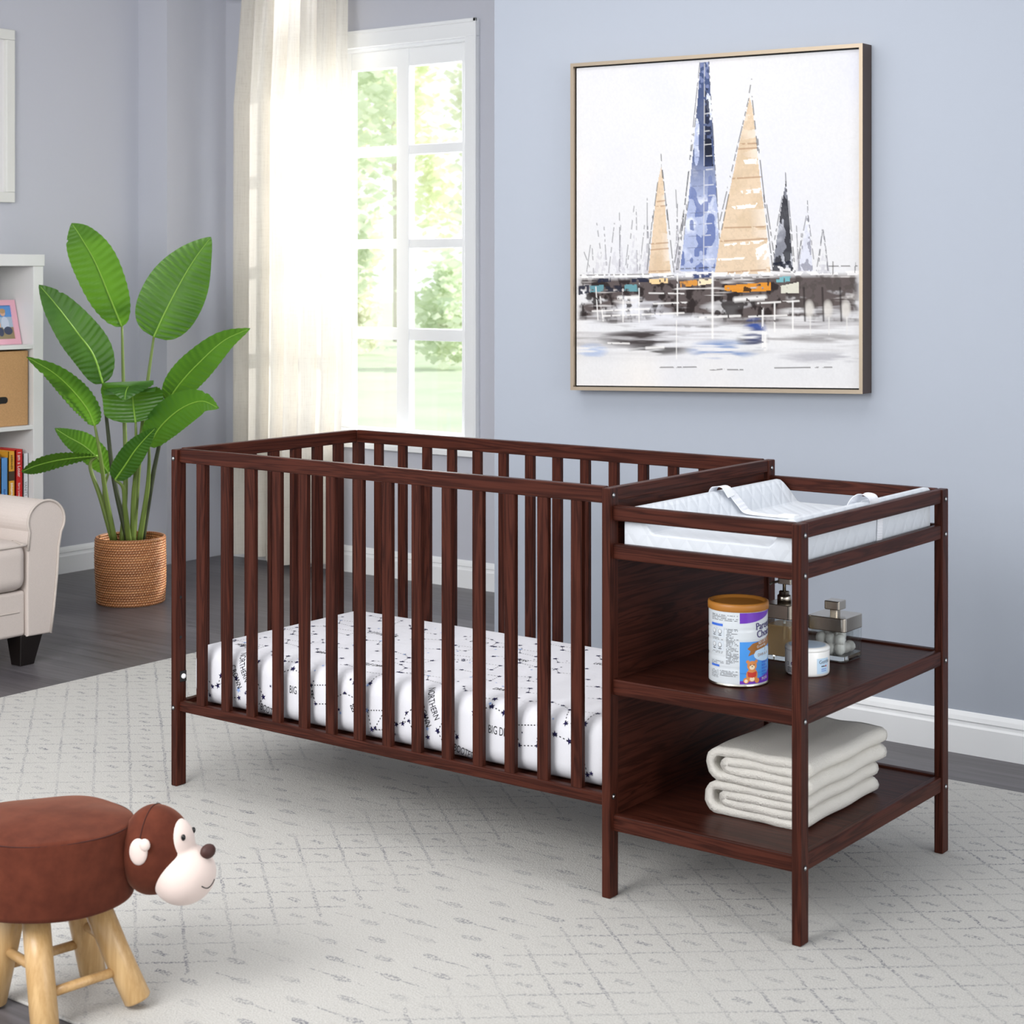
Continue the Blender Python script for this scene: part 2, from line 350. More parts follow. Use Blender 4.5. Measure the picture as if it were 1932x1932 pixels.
# ------------------------------------------------------------------ crib with changing table
L1, L2, W, PX, PY = 1.4133, 1.8757, 0.7525, 0.0216, 0.035
YC, WD, HC, HD = 0.0075, 0.7461, 0.900, 0.8604
crib = thing('crib_with_changer', 'dark espresso wooden baby crib with attached changing table and shelves', 'crib', (0.94, 0.37, 0.0))
def bolt(parent, c, ax):
    d = Vector({'x': (1, 0, 0), 'y': (0, -1, 0)}[ax]); c = Vector(c)
    bm = bmesh.new(); tube(bm, [c - d * 0.001, c + d * 0.0008], 0.0062, 16); o = obj('bolt_recess', bm, M_black, parent)
    return o
def bolt_head(parent, c, ax):
    d = Vector({'x': (1, 0, 0), 'y': (0, -1, 0)}[ax]); c = Vector(c)
    bm = bmesh.new(); tube(bm, [c - d * 0.001, c + d * 0.0006, c + d * 0.0022, c + d * 0.0026], [0.0058, 0.0058, 0.0042, 0.0015], 14)
    tube(bm, [c + d * 0.0005, c + d * 0.0012], 0.0072, 18)
    o = obj('bolt', bm, [M_metal], parent, True); return o
M_boltring = M_black
def post(x0, y0, h, bolts, dx=PX, dy=PY):
    p = obj('post', B(x0, x0 + dx, y0, y0 + dy, 0, h, 0.0025, 2), WZ, crib)
    for c, ax in bolts:
        c = Vector(c); d = Vector({'x': (1, 0, 0), 'y': (0, -1, 0)}[ax])
        bm = bmesh.new(); tube(bm, [c - d * 0.002, c + d * 0.0006], 0.0066, 18)
        b2 = bmesh.new(); tube(b2, [c, c + d * 0.0010, c + d * 0.0026, c + d * 0.0030], [0.0042, 0.0042, 0.0030, 0.0010], 14)
        me = bpy.data.meshes.new('bolt'); bm.to_mesh(me); nb = len(me.polygons); me2 = bpy.data.meshes.new('t'); b2.to_mesh(me2); b2.free()
        bm.from_mesh(me2); bm.to_mesh(me); bm.free(); bpy.data.meshes.remove(me2)
        o = obj('bolt', me, [M_black, M_metal], p)
        for i, f in enumerate(me.polygons): f.material_index = 0 if i < nb else 1; f.use_smooth = i >= nb
    return p
X2 = L2
post(0, 0, HC, [((0.009, 0, 0.876), 'y'), ((0.009, 0, 0.209), 'y'), ])
for z_ in (0.504, 0.397): obj('peg_hole', tube(bmesh.new(), [(PX - 0.002, 0.015, z_), (PX + 0.0004, 0.015, z_)], 0.0042, 14), M_black, crib)
bk_ = obj('bracket', B(PX - 0.002, PX + 0.002, 0.012, 0.0345, 0.277, 0.306, 0.0015), M_black, crib)
obj('bracket_bolt', tube(bmesh.new(), [(PX + 0.001, 0.022, 0.292), (PX + 0.006, 0.022, 0.292), (PX + 0.009, 0.022, 0.292)], [0.0068, 0.0068, 0.0035], 16), MATS['white_trim_paint'], bk_, True)
post(0, W - PY, HC, [])
post(L1 - PX, 0, HC, [((L1, 0.015, 0.884), 'x'), ((L1, 0.015, 0.222), 'x')])
post(L1 - PX, W - PY, HC, [((L1, 0.734, 0.880), 'x')])
post(L2 - PX, YC, HD, [((L2, 0.026, z), 'x') for z in (0.836, 0.753, 0.455, 0.156)])
post(L2 - PX, YC + WD - PY, HD, [((L2, 0.737, z), 'x') for z in (0.837, 0.754, 0.455, 0.156)])
bv = 0.003
for nm, z0, z1 in (('top_rail', 0.865, 0.902), ('bottom_rail', 0.199, 0.226)):
    obj(nm, B(PX, L1 - PX, 0.009, 0.030, z0, z1, bv), WX, crib)
    obj(nm, B(PX, L1 - PX, W - 0.038, W - 0.015, z0, z1, bv), WX, crib)
    obj(nm, B(0.0, 0.020, PY, W - PY, z0, z1, bv), WY, crib)
for i in range(14):
    x = 0.0855 + 0.0934 * i
    obj('slat', B(x, x + 0.030, 0.0115, 0.0275, 0.22, 0.870, 0.002, 1), WZ, crib)
for i in range(14):
    x = 0.0855 + 0.0934 * i
    obj('slat', B(x, x + 0.029, W - 0.034, W - 0.018, 0.22, 0.870, 0.002, 1), WZ, crib)
for i in range(7):
    y = 0.0865 + 0.09 * i
    obj('slat', B(0.003, 0.018, y, y + 0.038, 0.22, 0.870, 0.002, 1), WZ, crib)
obj('top_rail', B(L1 - 0.022, L1 - 0.002, PY, W - PY, 0.871, 0.900, 0.002), WY, crib)
obj('end_panel', B(L1 - 0.017, L1 - 0.007, PY - 0.004, 0.706, 0.140, 0.872), WY, crib)
obj('mattress_support', B(0.022, L1 - 0.024, 0.032, W - 0.04, 0.199, 0.215, 0.002), WX, crib)
# changer rails, tray, shelves
def changer_rail(nm, z0, z1):
    obj(nm, B(L1 - 0.004, L2 - PX, YC + 0.007, YC + 0.027, z0, z1, bv), WX, crib)
    obj(nm, B(L1 - 0.004, L2 - PX, YC + WD - 0.027, YC + WD - 0.007, z0, z1, bv), WX, crib)
    obj(nm, B(L2 - 0.0205, L2 - 0.003, YC + PY, YC + WD - PY, z0, z1, bv), WY, crib)
changer_rail('guard_rail', 0.828, 0.861)
changer_rail('tray_rail', 0.744, 0.777)
obj('changing_tray', B(L1 - 0.006, L2 - 0.020, YC + 0.026, YC + WD - 0.026, 0.756, 0.768), WX, crib)
for zt, zb in ((0.480, 0.445), (0.182, 0.146)):
    changer_rail('shelf_rail', zb, zt)
    obj('shelf', B(L1 - 0.006, L2 - 0.020, YC + 0.026, YC + WD - 0.026, zt - 0.016, zt - 0.005), WX, crib)

# ------------------------------------------------------------------ flat artwork helpers (shapes and lettering laid on a surface by a mapping function)
def text_polys(txt, size=1.0):
    cu = bpy.data.curves.new('txt', 'FONT'); cu.body = txt; cu.size = size; cu.resolution_u = 3
    o = bpy.data.objects.new('txt', cu); COL.objects.link(o); bpy.context.view_layer.update()
    me = bpy.data.meshes.new_from_object(o); V = [(v.co.x, v.co.y) for v in me.vertices]; F = [list(p.vertices) for p in me.polygons]
    bpy.data.objects.remove(o); bpy.data.curves.remove(cu); bpy.data.meshes.remove(me)
    return V, F
class Decal:
    """collects 2-D shapes with a material slot each and maps them onto a surface as one mesh"""
    def __init__(s, fn, curved=False): s.fn = fn; s.bm = bmesh.new(); s.mats = []; s.curved = curved
    def slot(s, m):
        if m not in s.mats: s.mats.append(m)
        return s.mats.index(m)
    def poly(s, pts, m, lift=0.0, strip=0.004):
        k = s.slot(m); lo, hi = min(p[0] for p in pts), max(p[0] for p in pts)
        nst = max(1, int(math.ceil((hi - lo) / strip))) if s.curved else 1
        def clip(P, x, keep):
            out = []
            for i, q in enumerate(P):
                p = P[i - 1]; a, b = (p[0] - x) * keep >= 0, (q[0] - x) * keep >= 0
                if a != b: t = (x - p[0]) / (q[0] - p[0]); out.append((x, p[1] + t * (q[1] - p[1])))
                if b: out.append(q)
            return out
        for i in range(nst):
            P = list(pts)
            if nst > 1: P = clip(P, lo + (hi - lo) * i / nst, 1); P = clip(P, lo + (hi - lo) * (i + 1) / nst, -1) if P else P
            Q = []
            for p in P:
                if not Q or math.dist(p, Q[-1]) > 1e-6: Q.append(p)
            if len(Q) > 2 and math.dist(Q[0], Q[-1]) < 1e-6: Q.pop()
            if len(Q) < 3: continue
            s.bm.faces.new([s.bm.verts.new(s.fn(x, y, lift)) for x, y in Q]).material_index = k
    def rect(s, x0, x1, y0, y1, m, lift=0.0, nx=1, ny=1):
        k = s.slot(m); V = [[s.bm.verts.new(s.fn(x0 + (x1 - x0) * i / nx, y0 + (y1 - y0) * j / ny, lift)) for j in range(ny + 1)] for i in range(nx + 1)]
        for i in range(nx):
            for j in range(ny): s.bm.faces.new((V[i][j], V[i + 1][j], V[i + 1][j + 1], V[i][j + 1])).material_index = k
    def disc(s, x, y, rx, ry, m, lift=0.0, n=14, rot=0.0):
        c, q = math.cos(rot), math.sin(rot)
        s.poly([(x + rx * math.cos(2 * PI * i / n) * c - ry * math.sin(2 * PI * i / n) * q, y + rx * math.cos(2 * PI * i / n) * q + ry * math.sin(2 * PI * i / n) * c) for i in range(n)], m, lift)
    def star(s, x, y, r, m, rot=0.0, lift=0.0):
        k = s.slot(m); c = s.bm.verts.new(s.fn(x, y, lift))
        vs = [s.bm.verts.new(s.fn(x + (r if i % 2 == 0 else r * 0.42) * math.cos(rot + PI / 2 + i * PI / 5), y + (r if i % 2 == 0 else r * 0.42) * math.sin(rot + PI / 2 + i * PI / 5), lift)) for i in range(10)]
        for i in range(10): s.bm.faces.new((c, vs[i], vs[(i + 1) % 10])).material_index = k
    def text(s, txt, x, y, size, m, rot=0.0, lift=0.0, sx=1.0, sy=1.0):
        V, F = text_polys(txt, size); k = s.slot(m); c, q = math.cos(rot), math.sin(rot)
        vs = [s.bm.verts.new(s.fn(x + (a * sx) * c - b * sy * q, y + (a * sx) * q + b * sy * c, lift)) for a, b in V]
        for f in F:
            try: s.bm.faces.new([vs[i] for i in f]).material_index = k
            except ValueError: pass
    def line(s, p, q, wd, m, lift=0.0):
        d = Vector((q[0] - p[0], q[1] - p[1])); l = d.length
        if l < 1e-6: return
        d /= l; nx, ny = -d.y * wd / 2, d.x * wd / 2
        s.poly([(p[0] + nx, p[1] + ny), (q[0] + nx, q[1] + ny), (q[0] - nx, q[1] - ny), (p[0] - nx, p[1] - ny)], m, lift)
    def dots(s, p, q, wd, m, step=0.0085):
        l = math.dist(p, q); n = max(1, int(l / step))
        for i in range(n):
            t0 = (i + 0.25) / n; t1 = (i + 0.70) / n
            s.line((p[0] + (q[0] - p[0]) * t0, p[1] + (q[1] - p[1]) * t0), (p[0] + (q[0] - p[0]) * t1, p[1] + (q[1] - p[1]) * t1), wd, m)
    def build(s, name, parent): return obj(name, s.bm, s.mats, parent)

# ------------------------------------------------------------------ crib mattress in a printed sheet
M_sheet = fabric('cotton_sheet_white', (224, 224, 230), 700, 0.85, 0.10, 0.02)
nn = N(M_sheet); v = nn.coord('Object'); nn.bump(nn.noise(nn.coord('Object', (5, 9, 3)), 1.4, 3, 0.5, 0.8), 0.14, 0.02)
M_ink = mat('navy_print', (38, 34, 74), 0.8, spec=0.1); M_ink_l = mat('light_blue_print', (150, 176, 226), 0.8, spec=0.1); M_txt = mat('black_print', (28, 28, 34), 0.8, spec=0.1)
MX0, MX1, MY0, MY1, MZ0, MZ1, MR = 0.0235, 1.3895, 0.0430, 0.712, 0.217, 0.372, 0.045
mattress = thing('crib_mattress', 'white crib mattress in a fitted sheet printed with constellations, inside the crib', 'mattress', (0.7, 0.37, MZ0))
bm = bmesh.new(); box(bm, MX0, MX1, MY0, MY1, MZ0, MZ1, MR, 8)
for v_ in bm.verts:                                            # a soft crown on top
    if v_.co.z > MZ1 - 0.004: v_.co.z += 0.0
obj('fitted_sheet', bm, M_sheet, mattress, True)
def sheet_fn(x, s, lift=0.0):
    """x along the mattress; s runs from the top (negative) over the rounded front edge down the front face"""
    e = 0.0007 + lift; arc = MR * PI / 2
    if s < 0: return (x, MY0 + MR - s, MZ1 + e)
    if s < arc:
        a = s / MR; return (x, MY0 + MR - (MR + e) * math.sin(a), MZ1 - MR + (MR + e) * math.cos(a))
    return (x, MY0 - e, MZ1 - MR - (s - arc))
D = Decal(sheet_fn)
FS = MR * PI / 2 + 0.12
def constel(cx, cs, pts, links, col=None, wd=0.0024):
    P = [(cx + a, cs + b) for a, b in pts]
    for i, (a, b) in enumerate(P):
        if -0.60 < b < FS - 0.008 and MX0 + 0.05 < a < MX1 - 0.05:
            D.star(a, b, random.choice((0.006, 0.0075, 0.009)), M_ink_l if (col and i == col) else M_ink, random.uniform(0, 1))
    for i, j in links:
        (a, b), (c, d) = P[i], P[j]
        if max(b, d) < FS - 0.006 and min(b, d) > -0.60 and min(a, c) > MX0 + 0.05 and max(a, c) < MX1 - 0.05: D.dots((a, b), (c, d), wd, M_txt)
dipper = [(0, 0), (0.045, -0.022), (0.085, -0.012), (0.12, 0.01), (0.135, 0.055), (0.185, 0.048), (0.19, 0.0)]
dl = [(0, 1), (1, 2), (2, 3), (3, 4), (4, 5), (5, 6), (6, 3)]
crown = [(0, 0), (0.012, -0.028), (0.04, -0.046), (0.07, -0.03), (0.078, 0.0)]; cl = [(0, 1), (1, 2), (2, 3), (3, 4)]
kite = [(0, 0), (0.03, 0.05), (0.0, 0.09), (-0.03, 0.045), (0.0, -0.04)]; kl = [(0, 1), (1, 2), (2, 3), (3, 0), (0, 4)]
lion = [(0, 0), (0.03, -0.02), (0.075, -0.015), (0.10, 0.02), (0.16, 0.03), (0.15, -0.02)]; ll = [(0, 1), (1, 2), (2, 3), (3, 4), (4, 5), (5, 2)]
zig = [(0, 0), (0.03, 0.03), (0.07, 0.015), (0.09, 0.05), (0.13, 0.045)]; zl = [(0, 1), (1, 2), (2, 3), (3, 4)]
def word(t, x, s, size, rot=0.0, sx=0.62): D.text(t, x, s, size, M_txt, rot, 0, sx, -1.0)
for k, x0 in enumerate((-0.645, 0.0, 0.645)):
    constel(x0 + 0.355, 0.060, dipper, dl); constel(x0 + 0.135, 0.120, crown, cl, 4); constel(x0 + 0.275, 0.075, kite, kl)
    constel(x0 + 0.545, 0.095, dipper, dl, 3); constel(x0 + 0.085, 0.095, zig, zl); constel(x0 + 0.72, 0.10, kite, kl)
    for r in range(6):
        s0 = -0.05 - 0.095 * r
        for q, (pt, lk) in enumerate(((lion, ll), (zig, zl), (dipper, dl))):
            constel(x0 + 0.05 + q * 0.215 + 0.07 * (r % 2), s0 + 0.02 * q, pt, lk, 2 if (r + q) % 4 == 0 else None, 0.0018)
for x0 in (0.0, 0.645):
    word('BIG DIPPER', x0 + 0.398, 0.100, 0.028, 0.03); word('NORTHERN', x0 + 0.197, 0.020, 0.026, 1.10); word('CROWN', x0 + 0.182, 0.062, 0.026, 1.10)
    if x0 < 0.6: word('BEAR', x0 + 0.615, 0.118, 0.026, -0.50)
    word('BOOTES', x0 + 0.293, 0.158, 0.025, 0.22)
for t, x, s in (('DRACO', 0.36, -0.09), ('LITTLE DIPPER', 0.53, -0.06), ('HERCULES', 0.12, -0.03), ('LEO LION', 0.80, -0.33), ('DRACO', 0.60, -0.44), ('LEO LION', 1.02, -0.42), ('DRACO', 0.98, -0.05), ('LITTLE DIPPER', 0.30, -0.36)): word(t, x, s, 0.026, -0.05)
for i in range(90): D.star(random.uniform(0.09, 1.33), random.uniform(-0.58, FS - 0.01), random.uniform(0.003, 0.0055), random.choice((M_ink, M_ink, M_ink, M_ink_l)), random.uniform(0, 1))
D.build('sheet_print', mattress)

# ------------------------------------------------------------------ changing pad
M_pad = mat('quilted_white_cover', (214, 219, 226), 0.5, spec=0.3); n = N(M_pad)
vx, vy, vz = n.sep(n.coord('Object'))
def quilt(a, b, k): 
    s1 = n.math('ABSOLUTE', n.math('SUBTRACT', n.math('FRACT', n.math('MULTIPLY', n.math('ADD', a, b), k)), 0.5)); s2 = n.math('ABSOLUTE', n.math('SUBTRACT', n.math('FRACT', n.math('MULTIPLY', n.math('SUBTRACT', a, b), k)), 0.5))
    return n.math('MINIMUM', n.math('MINIMUM', n.math('MULTIPLY', s1, 4), n.math('MULTIPLY', s2, 4)), 1.0)
n.bump(quilt(n.math('ADD', vx, vy), n.math('MULTIPLY', vz, 0.75), 20.0), 0.30, 0.0035)
M_strap = mat('white_webbing', (232, 234, 240), 0.7)
pad = thing('changing_pad', 'white contoured changing pad with quilted sides and safety belt on the changing table', 'changing pad', (1.637, 0.38, 0.775))
px0, px1, pb, pf = 1.4245, 1.8465, 0.7685, 0.803
prof = [(px0 + 0.003, pb), (px0, pb + 0.006), (px0, 0.842), (px0 + 0.004, 0.851), (px0 + 0.013, 0.856), (px0 + 0.024, 0.855), (px0 + 0.034, 0.848), (px0 + 0.05, 0.832), (px0 + 0.072, 0.806), (px0 + 0.080, pf),
        (px1 - 0.062, pf), (px1 - 0.052, 0.811), (px1 - 0.030, 0.850), (px1 - 0.024, 0.860), (px1 - 0.018, 0.864), (px1 - 0.005, 0.864), (px1, 0.859), (px1, pb + 0.006), (px1 - 0.003, pb)]
bm = extrude_profile(prof, 'y', YC + 0.032, YC + WD - 0.036, 0.004, 2)
obj('pad_cover', bm, M_pad, pad)
def strap(pts, wd, th, name, side=(0, 1, 0), ribs=False):
    P = spline(pts, 26); sd = Vector(side).normalized(); bm = bmesh.new(); prev = None
    for i, p in enumerate(P):
        d = (P[min(i + 1, len(P) - 1)] - P[max(i - 1, 0)]).normalized(); nrm = d.cross(sd).normalized(); s2 = nrm.cross(d).normalized()
        t = th * (1.6 if (ribs and i % 2) else 1.0)
        q = [bm.verts.new(p + s2 * wd / 2 - nrm * 0), bm.verts.new(p + s2 * wd / 2 + nrm * t), bm.verts.new(p - s2 * wd / 2 + nrm * t), bm.verts.new(p - s2 * wd / 2)]
        if prev:
            for k in range(4): bm.faces.new((prev[k], prev[(k + 1) % 4], q[(k + 1) % 4], q[k]))
        else: bm.faces.new(q)
        prev = q
    bm.faces.new(prev[::-1]); bmesh.ops.recalc_face_normals(bm, faces=bm.faces[:]); return obj(name, bm, M_strap, pad)
strap([(1.432, 0.405, 0.848), (1.440, 0.410, 0.864), (1.462, 0.415, 0.866), (1.478, 0.418, 0.845)], 0.030, 0.0012, 'belt_loop', (0.1, 1, 0))
strap([(1.455, 0.432, 0.862), (1.470, 0.434, 0.850), (1.492, 0.436, 0.826), (1.512, 0.438, 0.808), (1.56, 0.440, 0.8045), (1.60, 0.440, 0.8045)], 0.032, 0.0016, 'safety_belt', (0.05, 1, 0), True)
obj('buckle', rounded_box(1.596, 1.640, 0.424, 0.456, 0.8035, 0.812, 0.004, 3), M_white, pad)
strap([(1.640, 0.440, 0.8045), (1.72, 0.436, 0.8045), (1.776, 0.430, 0.806), (1.80, 0.427, 0.832), (1.818, 0.425, 0.862)], 0.030, 0.0014, 'safety_belt', (0.05, 1, 0))
strap([(1.800, 0.380, 0.842), (1.812, 0.388, 0.868), (1.828, 0.394, 0.879), (1.846, 0.402, 0.872), (1.850, 0.410, 0.850)], 0.032, 0.0012, 'belt_loop', (0.2, 1, 0))
strap([(1.8475, 0.437, 0.858), (1.8480, 0.436, 0.825), (1.8480, 0.434, 0.795), (1.8480, 0.432, 0.772)], 0.026, 0.0014, 'belt_tail', (0, 1, 0), True)

# ------------------------------------------------------------------ things on the shelves
ZS, ZB = 0.4756, 0.177
M_tin = mat('tin_rim', (205, 200, 188), 0.25, 1.0); M_lid = mat('caramel_plastic_lid', (176, 116, 48), 0.45); M_can_w = mat('can_white_enamel', (212, 218, 223), 0.25)
can = thing('formula_can', 'tall white, purple and blue baby formula tin with a caramel plastic lid', 'can', (1.631, 0.182, ZS))
cc = (1.631, 0.182); CR = 0.0645; CHT = 0.166
prof = [(0.0, 0.001), (CR - 0.003, 0.001), (CR + 0.0005, 0.0), (CR + 0.0015, 0.003), (CR, 0.006)]
obj('bottom_rim', lathe(bmesh.new(), prof, (*cc, ZS), 64), M_tin, can, True)
prof = [(CR - 0.0005, 0.005)]
for i in range(49):
    z = 0.007 + (CHT - 0.010) * i / 48; d = sum(0.0011 * math.exp(-((z - q) / 0.0022) ** 2) for q in (0.040, 0.064, 0.098, 0.124)); prof.append((CR - d, z))
obj('tin_body', lathe(bmesh.new(), prof, (*cc, ZS), 96), M_can_w, can, True)
prof = [(CR + 0.0005, CHT - 0.004), (CR + 0.002, CHT - 0.003), (CR + 0.0022, CHT + 0.008), (CR + 0.0012, CHT + 0.0125), (CR - 0.002, CHT + 0.0135), (CR - 0.006, CHT + 0.0125), (CR - 0.0075, CHT + 0.008), (CR - 0.010, CHT + 0.0075), (0, CHT + 0.0078)]
obj('lid', lathe(bmesh.new(), prof, (*cc, ZS), 64), M_lid, can, True)
a0 = math.atan2(-3.1757 - cc[1], 3.5433 - cc[0]) + 0.05      # the printed seam sits a little right of the side turned to the room
def can_fn(x, y, lift=0.0):
    r = CR + 0.0003 + lift; a = a0 + x / CR; return (cc[0] + r * math.cos(a), cc[1] + r * math.sin(a), ZS + y)
K = {k: mat('label_' + k, c, 0.3) for k, c in dict(purple=(108, 52, 178), blue=(72, 148, 226), bar=(64, 112, 214), gold=(150, 96, 34), text=(74, 76, 84), navy=(48, 24, 104), white=(222, 226, 230), bear=(214, 138, 78), cream=(244, 222, 190), red=(198, 56, 44), pale=(206, 214, 222), sky=(196, 222, 244), dark=(30, 26, 30)).items()}
D = Decal(can_fn, True)
RX = 0.115                                                     # width of the coloured panel round the tin
D.rect(0, RX, 0.030, 0.0985, K['blue'], 0.0001, 28, 1)
nseg = 28
def curve_band(f0, f1, m, lift, x0=0.0, x1=RX):
    for i in range(nseg):
        a, b = x0 + (x1 - x0) * i / nseg, x0 + (x1 - x0) * (i + 1) / nseg
        D.poly([(a, f0(a)), (b, f0(b)), (b, f1(b)), (a, f1(a))], m, lift)
curve_band(lambda x: min(0.1600, 0.1385 + 2.3 * x * x), lambda x: 0.1612, K['purple'], 0.00015)
curve_band(lambda x: 0.0075, lambda x: 0.0145 + 2.2 * x * x, K['purple'], 0.0002)
D.rect(0, RX, 0.0076, 0.031, K['blue'], 0.0001, 28, 1)
D.disc(0.066, 0.0695, 0.034, 0.0150, K['sky'], 0.0003, 24)
D.poly([(0.0166, 0.0835), (0.0288, 0.0945), (0.0492, 0.0990), (0.0980, 0.1080), (0.0980, 0.0890), (0.0509, 0.0815), (0.0360, 0.0785), (0.0333, 0.0726), (0.0183, 0.0677), (0.0237, 0.0784)][::-1], K['gold'], 0.0004)
for dx in (0.0, 0.0007):
    D.text("Parent's", 0.0375 + dx, 0.1225, 0.0225, K['navy'], 0.10, 0.0004, 0.84); D.text("Choice", 0.0400 + dx, 0.1055, 0.0225, K['navy'], 0.10, 0.0004, 0.84)
D.text("\u5e7c\u513f\u914d\u65b9", 0.0440, 0.0915, 0.0085, K['white'], 0.20, 0.0006); D.text("Growing", 0.0400, 0.0835, 0.0078, K['white'], 0.20, 0.0006); D.text("3", 0.0640, 0.0765, 0.0085, K['gold'], 0.1, 0.0006)
D.text("DHA & A", 0.0420, 0.0655, 0.0088, K['gold'], 0.08, 0.0006)
for i in range(5):
    for q in range(4 - i % 2): D.rect(0.0545 + 0.0062 * q, 0.0590 + 0.0062 * q, 0.0500 - 0.0066 * i, 0.0538 - 0.0066 * i, K['bar'], 0.0006, 2)
D.text("\u51c0\u542b\u91cf", 0.0530, 0.0130, 0.0075, K['white'], 0.08, 0.0006)
bx, by, bs = 0.0275, 0.0110, 1.12                               # small teddy with a red book
for (x, y, rx, ry, m, l) in ((0.0, 0.014, 0.0125, 0.013, 'bear', 5), (0.0, 0.032, 0.0105, 0.0095, 'bear', 6), (-0.009, 0.040, 0.0034, 0.0034, 'bear', 6), (0.009, 0.040, 0.0034, 0.0034, 'bear', 6), (0.0, 0.029, 0.0058, 0.0046, 'cream', 7),
                             (-0.012, 0.004, 0.0060, 0.0055, 'bear', 6), (0.011, 0.003, 0.0055, 0.0050, 'bear', 6), (-0.0125, 0.003, 0.0034, 0.0034, 'cream', 7), (0.0, 0.0065, 0.0052, 0.0045, 'cream', 7), (-0.0035, 0.0335, 0.0010, 0.0012, 'dark', 8), (0.0035, 0.0335, 0.0010, 0.0012, 'dark', 8), (0, 0.0305, 0.0015, 0.0011, 'dark', 8)):
    D.disc(bx + x * bs, by + y * bs, rx * bs, ry * bs, K[m], 0.0001 * l)
D.poly([(bx - 0.0112, by + 0.0235), (bx, by + 0.0207), (bx, by + 0.0100), (bx - 0.0095, by + 0.0123)], K['red'], 0.0009); D.poly([(bx, by + 0.0207), (bx + 0.0112, by + 0.0235), (bx + 0.0095, by + 0.0123), (bx, by + 0.0100)], K['red'], 0.0009)
# information panel left of the seam
D.rect(-0.072, -0.038, 0.1300, 0.1355, K['bar'], 0.0001, 8); D.rect(-0.072, -0.047, 0.0415, 0.0460, K['bar'], 0.0001, 8)
rr = random.Random(3)
def para(x0, x1, y0, rows, pitch, h=0.0016):
    for r in range(rows):
        x = x0
        end = x1 - (rr.uniform(0.2, 0.6) * (x1 - x0) if rr.random() < 0.2 else 0)
        while x < end - 0.001:
            wdt = rr.uniform(0.0010, 0.0019); D.rect(x, min(end, x + wdt), y0 - r * pitch, y0 - r * pitch + h, K['text'] if rr.random() < 0.75 else K['pale'], 0.0001); x += wdt + rr.uniform(0.0005, 0.0010)
para(-0.070, -0.004, 0.1535, 4, 0.0036); para(-0.030, -0.003, 0.1240, 25, 0.0031); para(-0.072, -0.036, 0.0530, 3, 0.0030, 0.0013); para(-0.045, -0.004, 0.0330, 4, 0.0033); para(-0.072, -0.050, 0.0330, 6, 0.0030, 0.0012)
for bx_, by_ in ((-0.070, 0.106), (-0.0535, 0.106), (-0.070, 0.077), (-0.0535, 0.077)):
    D.rect(bx_, bx_ + 0.0185 - (0.003 if bx_ < -0.06 else 0), by_, by_ + 0.021, K['pale'], 0.0001, 5); D.disc(bx_ + 0.008, by_ + 0.012, 0.0048, 0.0055, K['text'], 0.0002); D.disc(bx_ + 0.008, by_ + 0.0125, 0.0038, 0.0044, K['white'], 0.0003); D.rect(bx_ + 0.004, bx_ + 0.012, by_ + 0.003, by_ + 0.005, K['text'], 0.0003)
    para(bx_, bx_ + 0.016, by_ - 0.003, 2, 0.0028, 0.0012)
D.build('printed_label', can)

def thin_glass(name, tint):
    m = bpy.data.materials.new(name); m.use_nodes = True; nt = m.node_tree; nt.nodes.remove(nt.nodes['Principled BSDF'])
    a = nt.nodes.new('ShaderNodeBsdfTransparent'); a.inputs[0].default_value = (*tint, 1); b = nt.nodes.new('ShaderNodeBsdfGlossy'); b.inputs['Roughness'].default_value = 0.03
    lw = nt.nodes.new('ShaderNodeLayerWeight'); lw.inputs[0].default_value = 0.5; pw = nt.nodes.new('ShaderNodeMath'); pw.operation = 'POWER'; pw.inputs[1].default_value = 2.2; nt.links.new(lw.outputs['Facing'], pw.inputs[0]); fr = nt.nodes.new('ShaderNodeMath'); fr.operation = 'MULTIPLY_ADD'; fr.inputs[1].default_value = 0.65; fr.inputs[2].default_value = 0.07; nt.links.new(pw.outputs[0], fr.inputs[0]); mx = nt.nodes.new('ShaderNodeMixShader')
    nt.links.new(fr.outputs[0], mx.inputs[0]); nt.links.new(a.outputs[0], mx.inputs[1]); nt.links.new(b.outputs[0], mx.inputs[2]); nt.links.new(mx.outputs[0], nt.nodes['Material Output'].inputs['Surface'])
    return m
M_glass = thin_glass('clear_glass', (0.93, 0.945, 0.94)); M_gbase = mat('thick_glass', (252, 253, 252), 0.02, 0.0, Transmission_Weight=1.0, IOR=1.45)
M_brushed = mat('brushed_nickel', (196, 188, 176), 0.22, 1.0); n = N(M_brushed); n.bump(n.noise(n.coord('Object', (1, 1, 60)), 30, 2), 0.05, 0.0005)
def rsq(x0, x1, y0, y1, z0, z1, r, n=4): return rounded_box(x0, x1, y0, y1, z0, z1, r, n)
def rprism(cx, cy, hx, hy, r, z0, z1, bev=0.0, n=5):
    pts = []
    for sx, sy, s in ((1, 1, 0), (-1, 1, 1), (-1, -1, 2), (1, -1, 3)):
        for i in range(n + 1):
            a = PI / 2 * (s + i / n); pts.append((cx + sx * (hx - r) + r * math.cos(a), cy + sy * (hy - r) + r * math.sin(a)))
    return extrude_profile(pts, 'z', z0, z1, bev)
def flipped(bm):
    bmesh.ops.reverse_faces(bm, faces=bm.faces[:]); return bm
